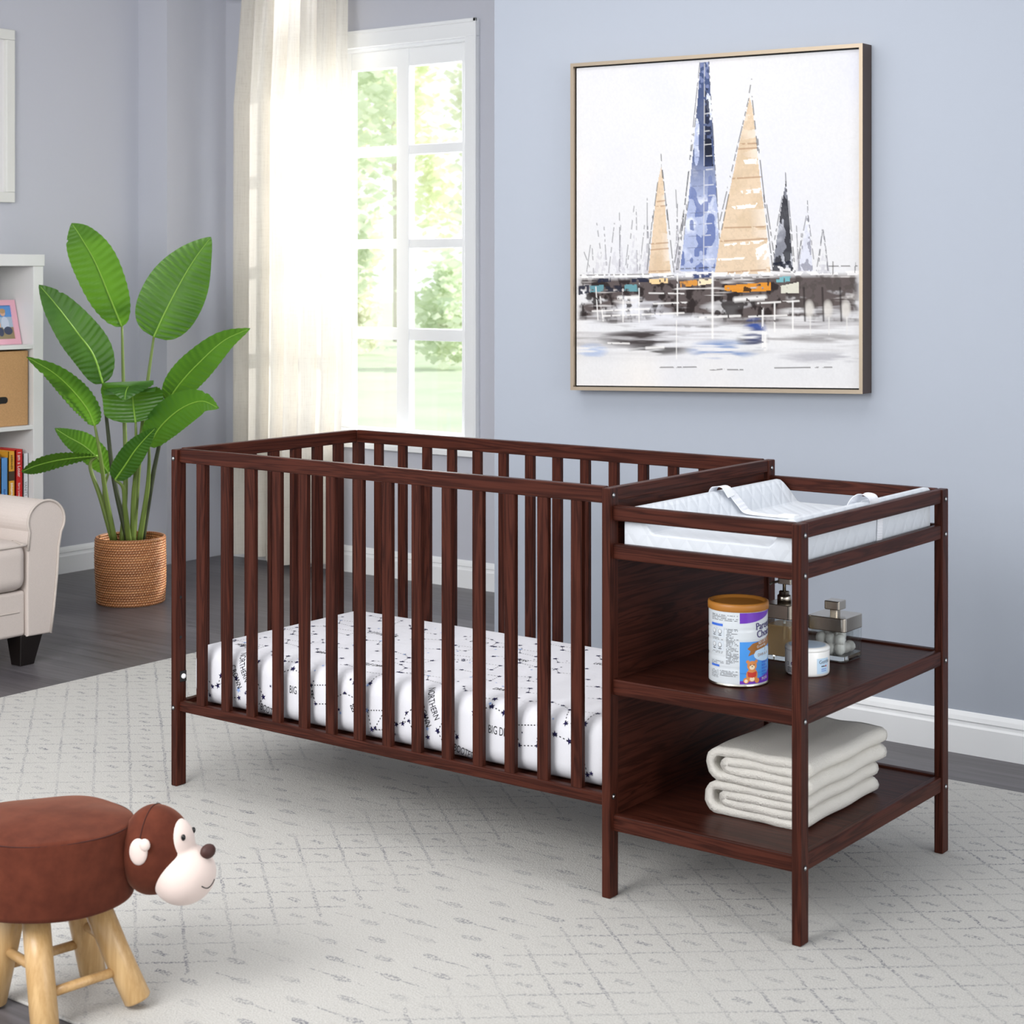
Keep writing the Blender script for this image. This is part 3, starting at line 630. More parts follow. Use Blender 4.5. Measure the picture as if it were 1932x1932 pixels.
# soap dispenser
sx, sy = 1.606, 0.441
disp = thing('soap_dispenser', 'square glass soap dispenser with a metal pump top behind the formula can', 'soap dispenser', (sx, sy, ZS))
bm = rprism(sx, sy, 0.035, 0.035, 0.008, ZS, ZS + 0.100, 0.002); merge(bm, flipped(rprism(sx, sy, 0.030, 0.030, 0.006, ZS + 0.012, ZS + 0.0995)))
obj('glass_bottle', bm, M_glass, disp); obj('glass_base', rprism(sx, sy, 0.0296, 0.0296, 0.006, ZS + 0.0015, ZS + 0.0116), M_gbase, disp)
M_soap = thin_glass('amber_soap', (0.95, 0.82, 0.62)); nt = M_soap.node_tree; df = nt.nodes.new('ShaderNodeBsdfTranslucent'); df.inputs[0].default_value = (0.85, 0.62, 0.36, 1); d2 = nt.nodes.new('ShaderNodeBsdfDiffuse'); d2.inputs[0].default_value = (0.85, 0.62, 0.36, 1)
ms = nt.nodes.new('ShaderNodeMixShader'); ms.inputs[0].default_value = 0.6; nt.links.new(df.outputs[0], ms.inputs[1]); nt.links.new(d2.outputs[0], ms.inputs[2]); ms2 = nt.nodes.new('ShaderNodeMixShader'); ms2.inputs[0].default_value = 0.55
out = nt.nodes['Material Output']; nt.links.new(out.inputs['Surface'].links[0].from_socket, ms2.inputs[1]); nt.links.new(ms.outputs[0], ms2.inputs[2]); nt.links.new(ms2.outputs[0], out.inputs['Surface'])
obj('liquid_soap', rprism(sx, sy, 0.0297, 0.0297, 0.006, ZS + 0.0123, ZS + 0.082), M_soap, disp)
obj('metal_cap', rprism(sx, sy, 0.0362, 0.0362, 0.009, ZS + 0.0975, ZS + 0.131, 0.002), M_brushed, disp)
bm = lathe(bmesh.new(), [(0, 0.130), (0.0165, 0.130), (0.0165, 0.147), (0.014, 0.149), (0.0125, 0.150), (0.0125, 0.156), (0.0105, 0.158), (0.004, 0.158), (0.004, 0.176), (0, 0.176)], (sx, sy, ZS), 32); obj('pump_collar', bm, M_brushed, disp, True)
bm = rprism(sx + 0.004, sy + 0.002, 0.017, 0.011, 0.003, ZS + 0.174, ZS + 0.187, 0.001); tube(bm, [(sx - 0.008, sy - 0.006, ZS + 0.180), (sx - 0.024, sy - 0.014, ZS + 0.176), (sx - 0.029, sy - 0.0165, ZS + 0.172)], 0.0030, 8); obj('pump_head', bm, M_brushed, disp)
obj('dip_tube', tube(bmesh.new(), [(sx, sy, ZS + 0.02), (sx, sy, ZS + 0.10)], 0.003, 10), mat('dip_tube_plastic', (235, 238, 240), 0.3), disp, True)
# cotton jar
jx, jy = 1.6945, 0.524
jar = thing('cotton_jar', 'square glass jar with a brushed metal lid and knob, holding cotton balls', 'jar', (jx, jy, ZS))
bm = rprism(jx, jy, 0.0475, 0.0475, 0.009, ZS, ZS + 0.076, 0.002); merge(bm, flipped(rprism(jx, jy, 0.0425, 0.0425, 0.006, ZS + 0.014, ZS + 0.0755)))
obj('glass_jar', bm, M_glass, jar); obj('glass_base', rprism(jx, jy, 0.0455, 0.0455, 0.008, ZS + 0.0015, ZS + 0.0135), M_gbase, jar)
obj('metal_lid', rprism(jx, jy, 0.0485, 0.0485, 0.010, ZS + 0.0695, ZS + 0.1015, 0.002), M_brushed, jar)
kn = obj('lid_knob', rprism(jx, jy, 0.0195, 0.0195, 0.005, ZS + 0.1135, ZS + 0.134, 0.002), M_brushed, jar)
obj('knob_neck', rprism(jx, jy, 0.0095, 0.0095, 0.003, ZS + 0.100, ZS + 0.114), M_brushed, kn)
M_cot = mat('cotton_fluff', (246, 244, 242), 0.95); n = N(M_cot); n.bump(n.noise(n.coord('Object'), 260, 4), 0.4, 0.002)
cm = bmesh.new(); bmesh.ops.create_icosphere(cm, subdivisions=3, radius=0.0118)
for v_ in cm.verts: v_.co *= 1 + 0.07 * math.sin(5 * v_.co.x * 150 + 2) * math.sin(4 * v_.co.y * 150) + 0.04 * math.sin(v_.co.z * 900)
cme = bpy.data.meshes.new('cotton_ball'); cm.to_mesh(cme); cm.free(); cme.materials.append(M_cot)
for p in cme.polygons: p.use_smooth = True
rr = random.Random(5)
for lay in range(2):
    for ix in range(3):
        for iy in range(3):
            if lay == 1 and (ix, iy) in ((2, 2), (2, 1)): continue
            o = bpy.data.objects.new('cotton_ball', cme); COL.objects.link(o)
            o.location = (jx + (ix - 1) * 0.0255 + rr.uniform(-.0018, .0018), jy + (iy - 1) * 0.0255 + rr.uniform(-.0018, .0018), ZS + 0.0262 + lay * 0.0225 + rr.uniform(-0.0005, .0005))
            s = rr.uniform(1.08, 1.2); o.scale = (s, s, s * rr.uniform(0.88, 1.0)); o.rotation_euler = (rr.uniform(0, 6), rr.uniform(0, 6), rr.uniform(0, 6))
            tag(o, 'white cotton ball inside the square glass jar', 'cotton ball', 'cotton balls in the glass jar')
# cream jar
wx, wy, wr = 1.715, 0.345, 0.0495
cj = thing('cream_jar', 'round white cream jar with a pale blue lid top beside the front post', 'jar', (wx, wy, ZS))
M_cj = mat('white_porcelain_plastic', (240, 240, 238), 0.25); M_cjl = mat('pale_blue_lid', (168, 192, 216), 0.35)
obj('jar_body', lathe(bmesh.new(), [(0, 0), (wr - 0.004, 0), (wr - 0.001, 0.003), (wr, 0.008), (wr, 0.0525), (wr - 0.001, 0.055)], (wx, wy, ZS), 64), M_cj, cj, True)
obj('screw_lid', lathe(bmesh.new(), [(wr - 0.0005, 0.0545), (wr + 0.0006, 0.0555), (wr + 0.0006, 0.060), (wr - 0.003, 0.0635), (wr - 0.008, 0.0640)], (wx, wy, ZS), 64), M_cj, cj, True)
obj('lid_top', lathe(bmesh.new(), [(wr - 0.0078, 0.0638), (wr - 0.010, 0.0645), (0, 0.0645)], (wx, wy, ZS), 48), M_cjl, cj)
aj = math.atan2(-3.1757 - wy, 3.5433 - wx)
def jar_fn(x, y, lift=0.0):
    r = wr + 0.0003 + lift; a = aj + x / wr; return (wx + r * math.cos(a), wy + r * math.sin(a), ZS + y)
D = Decal(jar_fn, True)
D.rect(0.022, 0.056, 0.007, 0.041, K['sky'], 0.0001, 10); D.text('Gentle', 0.027, 0.029, 0.0115, K['text'], 0.06, 0.0003); D.rect(0.033, 0.0440, 0.0222, 0.0245, K['text'], 0.0003, 4); D.disc(0.047, 0.0235, 0.0022, 0.002, K['red'], 0.0003)
for i in range(2): D.rect(0.033, 0.048, 0.0165 - 0.004 * i, 0.0178 - 0.004 * i, K['bar'], 0.0003, 4)
D.build('front_label', cj); D = Decal(jar_fn, True)
D.disc(-0.050, 0.026, 0.0035, 0.004, K['text'], 0.0002); D.disc(-0.050, 0.026, 0.0025, 0.003, K['white'], 0.0003); D.disc(-0.036, 0.027, 0.004, 0.0042, K['navy'], 0.0002); D.rect(-0.0375, -0.0345, 0.0255, 0.028, K['white'], 0.0003)
for i in range(4): D.rect(-0.052, -0.030, 0.017 - 0.0032 * i, 0.0184 - 0.0032 * i, K['text'], 0.0002, 5)
D.build('care_label', cj)
# folded towels
M_tow = mat('terry_towel', (246, 242, 234), 0.95, spec=0.1); n = N(M_tow)
hh = n.math('ADD', n.noise(n.coord('Object'), 380, 3, 0.75), n.math('MULTIPLY', n.noise(n.coord('Object'), 140, 2), 0.5)); n.bump(hh, 0.8, 0.007)
def towel(z0, x0, x1, y0, y1, H, label, seed):
    r = random.Random(seed); Lh = H / 4; zc = [z0 + Lh * (i + 0.5) for i in range(4)]; path = []
    def arc(cx, cz, rx, rz, a_, b_, k):
        for i in range(1, k): a = a_ + (b_ - a_) * i / k; path.append((cx + rx * math.cos(a), cz + rz * math.sin(a)))
    xr = x1 - Lh; xl = x0 + Lh * 1.9; xi = x0 + Lh * 3.0
    def run(xa, xb, z, k=14):
        for i in range(k + 1):
            x = xa + (xb - xa) * i / k; path.append((x, z + 0.0011 * math.sin(x * 60 + z * 400 + seed)))
    run(xl, xr, zc[0]); arc(xr, (zc[0] + zc[1]) / 2, Lh * 0.62, Lh / 2, -PI / 2, PI / 2, 6)
    run(xr, xi, zc[1]); arc(xi, (zc[1] + zc[2]) / 2, Lh * 0.60, Lh / 2, -PI / 2, -3 * PI / 2, 6)
    run(xi, xr, zc[2]); arc(xr, (zc[2] + zc[3]) / 2, Lh * 0.62, Lh / 2, -PI / 2, PI / 2, 6)
    run(xr, xl, zc[3]); arc(xl, (zc[0] + zc[3]) / 2, Lh * 1.45, Lh * 1.5, PI / 2, 3 * PI / 2, 10)
    n_ = len(path); th = Lh * 0.485; ny = 26; bm = bmesh.new(); inn = []; out = []
    for i in range(n_):
        p, q = path[i - 1], path[(i + 1) % n_]; d = Vector((q[0] - p[0], q[1] - p[1])); d = d.normalized() if d.length > 0 else Vector((1, 0)); nx, nz = d.y, -d.x
        inn.append((path[i][0] - nx * th, path[i][1] - nz * th)); out.append((path[i][0] + nx * th, path[i][1] + nz * th))
    def ring(pr, y, sh): return [bm.verts.new((x + sh * (1 + 0.3 * math.sin(z * 300)), y + 0.002 * math.sin(x * 40 + z * 90 + seed), max(z, z0 + 0.0002) )) for x, z in pr]
    RI, RO = [], []
    for j in range(ny + 1):
        y = y0 + (y1 - y0) * j / ny; sh = 0.0025 * math.sin(j * 0.45 + seed); RI.append(ring(inn, y, sh)); RO.append(ring(out, y, sh))
    for j in range(ny):
        for i in range(n_):
            k = (i + 1) % n_; bm.faces.new((RO[j][i], RO[j][k], RO[j + 1][k], RO[j + 1][i])); bm.faces.new((RI[j][i], RI[j + 1][i], RI[j + 1][k], RI[j][k]))
    for j in (0, ny):
        for i in range(n_):
            k = (i + 1) % n_; f = (RO[j][i], RI[j][i], RI[j][k], RO[j][k]); bm.faces.new(f if j == 0 else f[::-1])
    bmesh.ops.recalc_face_normals(bm, faces=bm.faces[:])
    return tag(obj('folded_towel', bm, M_tow, None, True), label, 'towel', 'folded towels on the bottom shelf')
towel(ZB + 0.0005, 1.550, 1.800, 0.172, 0.530, 0.073, 'lower folded white terry towel lying on the bottom shelf', 1)
towel(ZB + 0.0745, 1.556, 1.812, 0.168, 0.545, 0.076, 'upper folded white terry towel on top of the other towel', 2)
# ------------------------------------------------------------------ sailing-boat painting (colour lives in the painted canvas, one value per grid point)
PW, PH = 440, 452
cv = np.ones((PH, PW, 3)) * np.array([0.67, 0.67, 0.685])
def vnoise(nx, ny, seed, oct_=1):
    r = np.random.default_rng(seed); out = np.zeros((PH, PW)); amp = 1; tot = 0
    for o in range(oct_):
        gx, gy = max(2, int(nx * 2 ** o)), max(2, int(ny * 2 ** o)); g = r.random((gy + 1, gx + 1))
        X = np.linspace(0, gx - 1e-6, PW); Y = np.linspace(0, gy - 1e-6, PH); xi, yi = X.astype(int), Y.astype(int); fx, fy = X - xi, Y - yi
        fx = fx * fx * (3 - 2 * fx); fy = fy * fy * (3 - 2 * fy)
        a = g[np.ix_(yi, xi)] * (1 - fx) + g[np.ix_(yi, xi + 1)] * fx; b = g[np.ix_(yi + 1, xi)] * (1 - fx) + g[np.ix_(yi + 1, xi + 1)] * fx
        out += amp * (a * (1 - fy)[:, None] + b * fy[:, None]); tot += amp; amp *= 0.55
    return out / tot
JJ, II = np.meshgrid((np.arange(PW) + 0.5) / PW, (np.arange(PH) + 0.5) / PH); JY = 1 - II          # u to the right, v upwards, row 0 = top
def uv(zx, zy):
    u = (zx - 86) / 1488.0; top = 195 - 100 * u; bot = 1842 + 8 * u; return u, (bot - zy) / (bot - top)
def inside(poly):
    P = [uv(*p) for p in poly]; m = np.zeros((PH, PW), bool)
    for i in range(len(P)):
        (x0, y0), (x1, y1) = P[i - 1], P[i]
        if y0 == y1: continue
        c = ((JY > y0) != (JY > y1)) & (JJ < (x1 - x0) * (JY - y0) / (y1 - y0) + x0); m ^= c
    return m
def paint(mask, col, a=1.0):
    global cv
    a = np.clip(a * mask, 0, 1)[..., None] if not np.isscalar(mask) else a
    cv = cv * (1 - a) + np.array(col) * a
def stroke(p, q, wd, col, a=1.0, brk=0.0, seed=0):
    (x0, y0), (x1, y1) = uv(*p), uv(*q); dx, dy = x1 - x0, y1 - y0; L = dx * dx + dy * dy + 1e-12
    t = np.clip(((JJ - x0) * dx + (JY - y0) * dy) / L, 0, 1); d = np.hypot(JJ - x0 - t * dx, JY - y0 - t * dy)
    m = np.clip(1.2 - d / (wd / 1488.0), 0, 1)
    if brk: m = m * (NB[seed % 3] > brk)
    paint(m, col, a)
NB = [vnoise(110, 110, 90 + i) for i in range(3)]
lin3 = lambda *c: np.array(lin(c))
sky_t = vnoise(3, 4, 1, 3); paint(np.clip(sky_t - 0.45, 0, 1) * 2.0, lin3(206, 208, 224), 0.6); paint(np.clip(vnoise(4, 3, 2, 2) - 0.55, 0, 1) * 2, lin3(232, 226, 218), 0.6)
# far masts, pale sketch
for i, (x, y0, y1, dx) in enumerate([(140, 1255, 1150, 40), (210, 1180, 1000, 25), (300, 1255, 1000, -30), (340, 1250, 1010, -8), (410, 1230, 910, -35), (430, 1245, 930, 6), (470, 1240, 1010, -25), (335, 1250, 945, 3), (490, 1150, 870, 0), (250, 1240, 1020, 14), (165, 1250, 1110, -20), (380, 1245, 1110, -14), (650, 1200, 825, 18), (700, 1190, 900, -20), (655, 1100, 880, -6), (180, 1260, 1120, 8), (1270, 1240, 1010, 10), (1290, 1240, 1050, -12), (1390, 1240, 1030, -18), (1405, 1240, 1040, 20), (495, 1240, 1015, 12)]):
    stroke((x + dx * 0.9, y0), (x - dx * 0.2, y1), 3.2, lin3(92, 92, 98), 0.75, 0.34, i)
    paint(inside([(x - 22, 1258), (x + 30, 1258), (x + 6, y1 + 120)]) * (NB[i % 3] > 0.45), lin3(176, 174, 184), 0.35)
def sail(poly, base, alt, seed, mode='linen'):
    m = inside(poly).astype(float); t = vnoise(26, 18, seed, 3); t2 = vnoise(120, 120, seed + 1, 2); paint(m, base)
    paint(m * np.clip((t - 0.5) * 5, 0, 1), alt, 0.8); paint(m * (t2 > 0.62), np.array(base) * 0.82, 0.4); return m
blue = [(778, 165), (820, 160), (832, 330), (850, 620), (868, 900), (880, 1250), (668, 1245), (690, 1080), (712, 900), (738, 640), (760, 400)]
m = sail(blue, lin3(164, 174, 204), lin3(222, 226, 238), 21)
gy = np.clip((JY - uv(800, 900)[1]) * 6, 0, 1); paint(m * gy * (vnoise(40, 14, 23, 2) > 0.36), lin3(44, 62, 104), 0.9)
paint(inside([(800, 560), (835, 560), (846, 700), (800, 705)]) * 1.0, lin3(20, 24, 38), 0.95); paint(inside([(795, 300), (815, 295), (840, 560), (795, 560)]) * (NB[0] > 0.35), lin3(24, 30, 52), 0.9)
paint(m * (1 - gy) * (vnoise(30, 22, 25, 2) > 0.60), lin3(72, 92, 150), 0.75); paint(inside([(775, 165), (825, 160), (830, 300), (772, 310)]) * (NB[1] > 0.5), lin3(120, 130, 168), 0.8)
for yy in (430, 520, 590, 650, 720, 800, 855, 940, 1000, 1060, 1120, 1185): stroke((800, yy), (872 - (1250 - yy) * 0.055, yy - 4), 2.6, lin3(226, 226, 226), 0.8, 0.25, yy); stroke((700 + (1250 - yy) * 0.08, yy + 6), (800, yy), 2.2, lin3(90, 96, 120), 0.6, 0.3, yy)
stroke((800, 170), (795, 1240), 3, lin3(206, 206, 208), 0.8, 0.2)
for a, b in (((775, 165), (660, 1230)), ((760, 400), (650, 1240)), ((822, 160), (852, 640)), ((850, 620), (885, 1180)), ((720, 860), (690, 1010))): stroke(a, b, 3, lin3(50, 52, 60), 0.85, 0.36, 1)
linen, linen_w = lin3(212, 190, 164), lin3(238, 232, 226)
big = [(1035, 340), (1048, 400), (1066, 560), (1086, 760), (1112, 960), (1140, 1255), (852, 1265), (880, 1080), (915, 900), (950, 740), (985, 560), (1018, 420)]
m = sail(big, linen, lin3(200, 178, 150), 31); wpat = vnoise(9, 34, 33, 3)
edge = np.clip((JJ - (uv(1000, 700)[0] + (uv(1000, 700)[1] - JY) * 0.13)) * 9, 0, 1); paint(m * edge * (wpat > 0.52), linen_w, 0.95)
for q in ([(1000, 668), (1070, 660), (1066, 690), (1010, 690)], [(985, 830), (1095, 812), (1080, 838), (1000, 846)], [(940, 910), (1075, 890), (1060, 915), (960, 925)], [(900, 1105), (1110, 1082), (1090, 1100), (905, 1116)], [(870, 1180), (1010, 1172), (1000, 1184), (872, 1190)], [(1060, 1130), (1130, 1090), (1136, 1180), (1072, 1190)]): paint(inside(q) * (NB[2] > 0.34), linen_w, 0.95)
for a, b in (((980, 586), (1068, 582)), ((976, 612), (1070, 606)), ((946, 765), (1090, 756)), ((905, 1020), (1112, 1014)), ((886, 1090), (1122, 1076)), ((862, 1255), (1135, 1236))): stroke(a, b, 4.5, lin3(160, 126, 98), 0.8, 0.2, 2)
for a, b in (((1030, 350), (880, 985)), ((1046, 340), (1075, 620)), ((1075, 560), (1112, 900)), ((1105, 850), (1152, 1240)), ((1120, 900), (1160, 1180)), ((1044, 250), (1032, 320)), ((930, 830), (890, 1030))): stroke(a, b, 3.2, lin3(60, 56, 56), 0.9, 0.30, 0)
sm = [(567, 700), (578, 780), (592, 960), (605, 1120), (620, 1255), (496, 1258), (512, 1120), (530, 940), (548, 790)]
m = sail(sm, linen, lin3(198, 174, 146), 41); paint(m * np.clip((JJ - uv(560, 900)[0] - (uv(560, 900)[1] - JY) * 0.05) * 22, 0, 1) * (vnoise(14, 30, 43, 2) > 0.48), linen_w, 0.95)
for a, b in (((545, 886), (586, 880)), ((540, 912), (588, 906)), ((512, 1105), (604, 1098)), ((510, 1136), (606, 1128)), ((500, 1248), (616, 1244))): stroke(a, b, 4, lin3(162, 128, 100), 0.8, 0.2, 1)
for a, b in (((566, 640), (574, 760)), ((574, 720), (602, 980)), ((596, 900), (636, 1250)), ((550, 770), (520, 990)), ((520, 960), (490, 1240)), ((690, 930), (640, 1200))): stroke(a, b, 3.2, lin3(60, 58, 60), 0.85, 0.32, 2)
dk = [(1214, 790), (1226, 900), (1240, 1080), (1252, 1235), (1152, 1210), (1170, 1080), (1195, 900)]
m = sail(dk, lin3(126, 128, 138), lin3(196, 198, 206), 51); paint(m * (vnoise(60, 26, 52, 2) > 0.50), lin3(38, 38, 44), 0.9); paint(inside([(1150, 1200), (1240, 1190), (1250, 1245), (1150, 1240)]) * (NB[0] > 0.42), lin3(24, 28, 44), 0.9)
for a, b in (((1214, 735), (1218, 830)), ((1216, 780), (1252, 1230)), ((1230, 880), (1262, 1250)), ((1200, 850), (1160, 1080))): stroke(a, b, 3, lin3(50, 50, 54), 0.85, 0.3, 1)
m = sail([(1322, 950), (1338, 1100), (1348, 1245), (1276, 1240), (1300, 1080)], lin3(204, 206, 218), lin3(230, 230, 236), 61); paint(m * (vnoise(70, 50, 62, 2) > 0.58), lin3(120, 120, 134), 0.7)
for a, b in (((1322, 880), (1326, 1000)), ((1326, 960), (1352, 1180)), ((1316, 960), (1276, 1180)), ((1398, 1030), (1420, 1240)), ((1395, 1040), (1366, 1240))): stroke(a, b, 2.8, lin3(70, 70, 78), 0.8, 0.36, 2)
# quay, dark hulls and their reflections
nA, nBk, nC, nD = vnoise(7, 26, 71, 3), vnoise(5, 60, 72, 3), vnoise(40, 40, 73, 3), vnoise(4, 90, 74, 3)
v_top, v_bot = uv(800, 1262)[1], uv(800, 1500)[1]
band = np.clip((v_top - JY) * 60, 0, 1) * np.clip((JY - v_bot) * 26 + (nBk - 0.5) * 3.0, 0, 1)
band = band * np.clip(np.minimum(JJ, 1 - JJ) * 40, 0, 1)
paint(band * np.clip((nA - 0.26) * 6, 0, 1), lin3(74, 62, 60), 0.95); paint(band * np.clip((nC - 0.5) * 9, 0, 1), lin3(34, 26, 26), 0.9); paint(band * np.clip((0.36 - nBk) * 12, 0, 1), lin3(214, 210, 208), 0.85)
paint(band * np.clip((JJ - 0.74) * 12, 0, 1) * np.clip((nC - 0.42) * 5, 0, 1), lin3(92, 84, 82), 0.7)
paint(inside([(86, 1265), (1574, 1240), (1574, 1262), (86, 1285)]) * (nC > 0.42), lin3(232, 230, 230), 0.8)
W_ = np.clip((v_bot + 0.01 - JY) * 30, 0, 1) * np.clip((JY - 0.055) * 12, 0, 1)
fadew = np.clip((JY - 0.06) * 5.0, 0, 1)
paint(W_ * fadew * np.clip((nD - 0.44) * 7, 0, 1), lin3(150, 144, 146), 0.75); paint(W_ * fadew * np.clip((nBk * 0.5 + nD * 0.5 - 0.54) * 12, 0, 1), lin3(70, 62, 62), 0.75)
def soft(cx, cy, rx, ry): 
    u0, v0 = uv(cx, cy); return np.clip(1.25 - ((JJ - u0) / (rx / 1488.0)) ** 2 - ((JY - v0) / (ry / 1700.0)) ** 2, 0, 1)
brk = np.clip((vnoise(8, 80, 77, 3) - 0.36) * 6, 0, 1)
paint(soft(460, 1595, 230, 52) * brk, lin3(52, 44, 44), 0.95); paint(soft(560, 1650, 170, 34) * brk, lin3(44, 38, 38), 0.85); paint(soft(900, 1650, 190, 50) * brk, lin3(86, 122, 176), 0.85); paint(soft(1060, 1560, 60, 80) * brk, lin3(44, 72, 142), 0.95); paint(soft(1050, 1600, 80, 60) * brk, lin3(58, 54, 62), 0.7)
paint(soft(180, 1660, 90, 40) * brk, lin3(150, 170, 206), 0.7); paint(soft(1400, 1690, 220, 30) * brk, lin3(140, 138, 148), 0.55); paint(soft(1400, 1590, 200, 26) * brk, lin3(128, 124, 124), 0.7)
for x in (1330, 1420, 1505):
    paint(soft(x, 1440, 26, 48), lin3(206, 202, 196), 0.85); stroke((x - 26, 1330), (x - 20, 1500), 6, lin3(40, 34, 34), 0.8); stroke((x + 6, 1480), (x + 6, 1570), 4, lin3(214, 212, 210), 0.8)
for q, c in (([(165, 1325), (245, 1318), (245, 1352), (168, 1358)], (96, 142, 152)), ([(365, 1318), (445, 1315), (443, 1352), (365, 1350)], (98, 148, 156)), ([(1165, 1275), (1238, 1270), (1236, 1298), (1168, 1302)], (112, 170, 178)), ([(500, 1288), (604, 1282), (604, 1308), (505, 1314)], (232, 200, 150)), ([(668, 1300), (765, 1288), (760, 1320), (672, 1328)], (206, 142, 62)),
             ([(765, 1288), (845, 1284), (845, 1308), (765, 1320)], (238, 216, 182)), ([(905, 1320), (1142, 1300), (1142, 1345), (985, 1355), (905, 1345)], (210, 138, 44)), ([(1190, 1320), (1280, 1300), (1280, 1358), (1192, 1358)], (206, 204, 190)), ([(210, 1288), (285, 1282), (285, 1304), (212, 1306)], (30, 34, 54)), ([(405, 1285), (495, 1280), (495, 1304), (405, 1306)], (28, 32, 54)), ([(255, 1325), (345, 1318), (345, 1352), (255, 1355)], (32, 34, 48)), ([(735, 1262), (845, 1255), (845, 1278), (735, 1282)], (46, 60, 104)), ([(100, 1325), (160, 1320), (160, 1360), (100, 1372)], (34, 36, 52))):
    paint(inside(q) * np.clip((NB[1] - 0.16) * 6, 0, 1), lin3(*c), 0.95)
paint(inside([(1005, 1322), (1045, 1335), (1040, 1352), (1000, 1350)]) * 1.0, lin3(24, 20, 20), 0.9)
for a, b, wd in (((655, 1260), (655, 1475), 5), ((842, 1250), (842, 1590), 7), ((355, 1340), (355, 1510), 4), ((445, 1310), (445, 1510), 4), ((200, 1330), (212, 1500), 4), ((225, 1380), (242, 1505), 4), ((180, 1455), (500, 1442), 5), ((240, 1480), (690, 1462), 5), ((525, 1415), (705, 1408), 5), ((775, 1485), (985, 1476), 7), ((1030, 1480), (1220, 1472), 5), ((1075, 1410), (1280, 1398), 5), ((1160, 1410), (1160, 1555), 5), ((1250, 1400), (1250, 1550), 5), ((1100, 1430), (1100, 1640), 6), ((485, 1645), (580, 1640), 8), ((270, 1620), (390, 1622), 5), ((500, 1360), (690, 1362), 4), ((1445, 1200), (1445, 1265), 3), ((1112, 1560), (1112, 1645), 12), ((650, 1500), (650, 1700), 3), ((960, 1392), (1110, 1380), 14), ((330, 1385), (440, 1380), 10)):
    stroke(a, b, wd, lin3(230, 228, 226), 0.9, 0.18, wd)
for a, b in (((110, 1270), (500, 1262)), ((650, 1235), (850, 1225)), ((1140, 1240), (1260, 1250)), ((500, 1282), (640, 1268)), ((860, 1290), (1140, 1270)), ((920, 1755), (1000, 1755)), ((560, 1745), (760, 1742)), ((1160, 1745), (1440, 1740)), ((820, 1760), (900, 1752)), ((1425, 1218), (1560, 1216)), ((1445, 1195), (1445, 1262)), ((1550, 1200), (1550, 1250))): stroke(a, b, 3.2, lin3(48, 44, 44), 0.85, 0.36, 1)
grain = vnoise(180, 180, 95, 2); cv = cv * (0.965 + 0.07 * grain)[..., None]
px_l, px_r, py_ = 0.221, 1.2735, 1.556
def quad(u, v, y, in_=0.0):
    """front plane of the picture: left edge 1.08 m tall, right edge a little shorter"""
    zl0, zl1, zr0, zr1 = 0.985 + in_, 2.066 - in_, 1.016 + in_, 2.050 - in_
    x = px_l + in_ + (px_r - px_l - 2 * in_) * u; a, b = zl0 + (zr0 - zl0) * u, zl1 + (zr1 - zl1) * u
    return (x, y, a + (b - a) * v)
pic = thing('framed_painting', 'large square sailboat painting in a thin champagne frame on the wall above the crib', 'painting', (0.747, 1.585, 1.0))
M_canvas = mat('painted_canvas', rough=0.7, spec=0.2); n = N(M_canvas); at = n.new('ShaderNodeAttribute', attribute_name='paint'); n.color(at.outputs['Color'])
sp = n.new('ShaderNodeSeparateColor'); n.link(at.outputs['Color'], sp.inputs[0]); n.bump(n.math('ADD', sp.outputs[1], n.math('MULTIPLY', n.noise(n.coord('Object'), 420, 2), 0.5)), 0.15, 0.002)
verts = []; 
for i in range(PH):
    v = 1 - i / (PH - 1)
    for j in range(PW): verts.append(quad(j / (PW - 1), v, py_ + 0.002, 0.0155))
faces = [(i * PW + j, (i + 1) * PW + j, (i + 1) * PW + j + 1, i * PW + j + 1) for i in range(PH - 1) for j in range(PW - 1)]
me = bpy.data.meshes.new('canvas'); me.from_pydata(verts, [], faces); at_ = me.color_attributes.new('paint', 'FLOAT_COLOR', 'POINT')
at_.data.foreach_set('color', np.concatenate([np.clip(cv, 0, 1), np.ones((PH, PW, 1))], 2).astype(np.float32).ravel())
obj('canvas', me, M_canvas, pic)
M_champ = mat('champagne_metal_leaf', (186, 170, 150), 0.36, 0.85); n = N(M_champ); n.bump(n.noise(n.coord('Object', (30, 30, 30)), 12, 3), 0.1, 0.001)
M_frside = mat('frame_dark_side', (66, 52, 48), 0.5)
bm = bmesh.new(); ring = []
for in_, y in ((0.0, 1.604), (0.0, py_ - 0.012), (0.0115, py_ - 0.012), (0.0115, py_ + 0.004)):
    ring.append([bm.verts.new(quad(u, v, y, in_)) for u, v in ((0, 0), (1, 0), (1, 1), (0, 1))])
for a, b in zip(ring, ring[1:]):
    for k in range(4): bm.faces.new((a[k], a[(k + 1) % 4], b[(k + 1) % 4], b[k]))
bmesh.ops.recalc_face_normals(bm, faces=bm.faces[:]); fr = obj('frame', bm, [M_champ, M_frside], pic)
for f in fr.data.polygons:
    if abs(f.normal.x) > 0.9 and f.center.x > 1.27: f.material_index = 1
bm = bmesh.new(); A = [bm.verts.new(quad(u, v, py_ + 0.010, 0.010)) for u, v in ((0, 0), (1, 0), (1, 1), (0, 1))]; C_ = [bm.verts.new(quad(u, v, py_ + 0.014, 0.010)) for u, v in ((0, 0), (1, 0), (1, 1), (0, 1))]
bm.faces.new(A[::-1]); bm.faces.new(C_)
for k in range(4): bm.faces.new((A[k], A[(k + 1) % 4], C_[(k + 1) % 4], C_[k]))
bmesh.ops.recalc_face_normals(bm, faces=bm.faces[:]); obj('shadow_gap_backing', bm, M_black, pic)

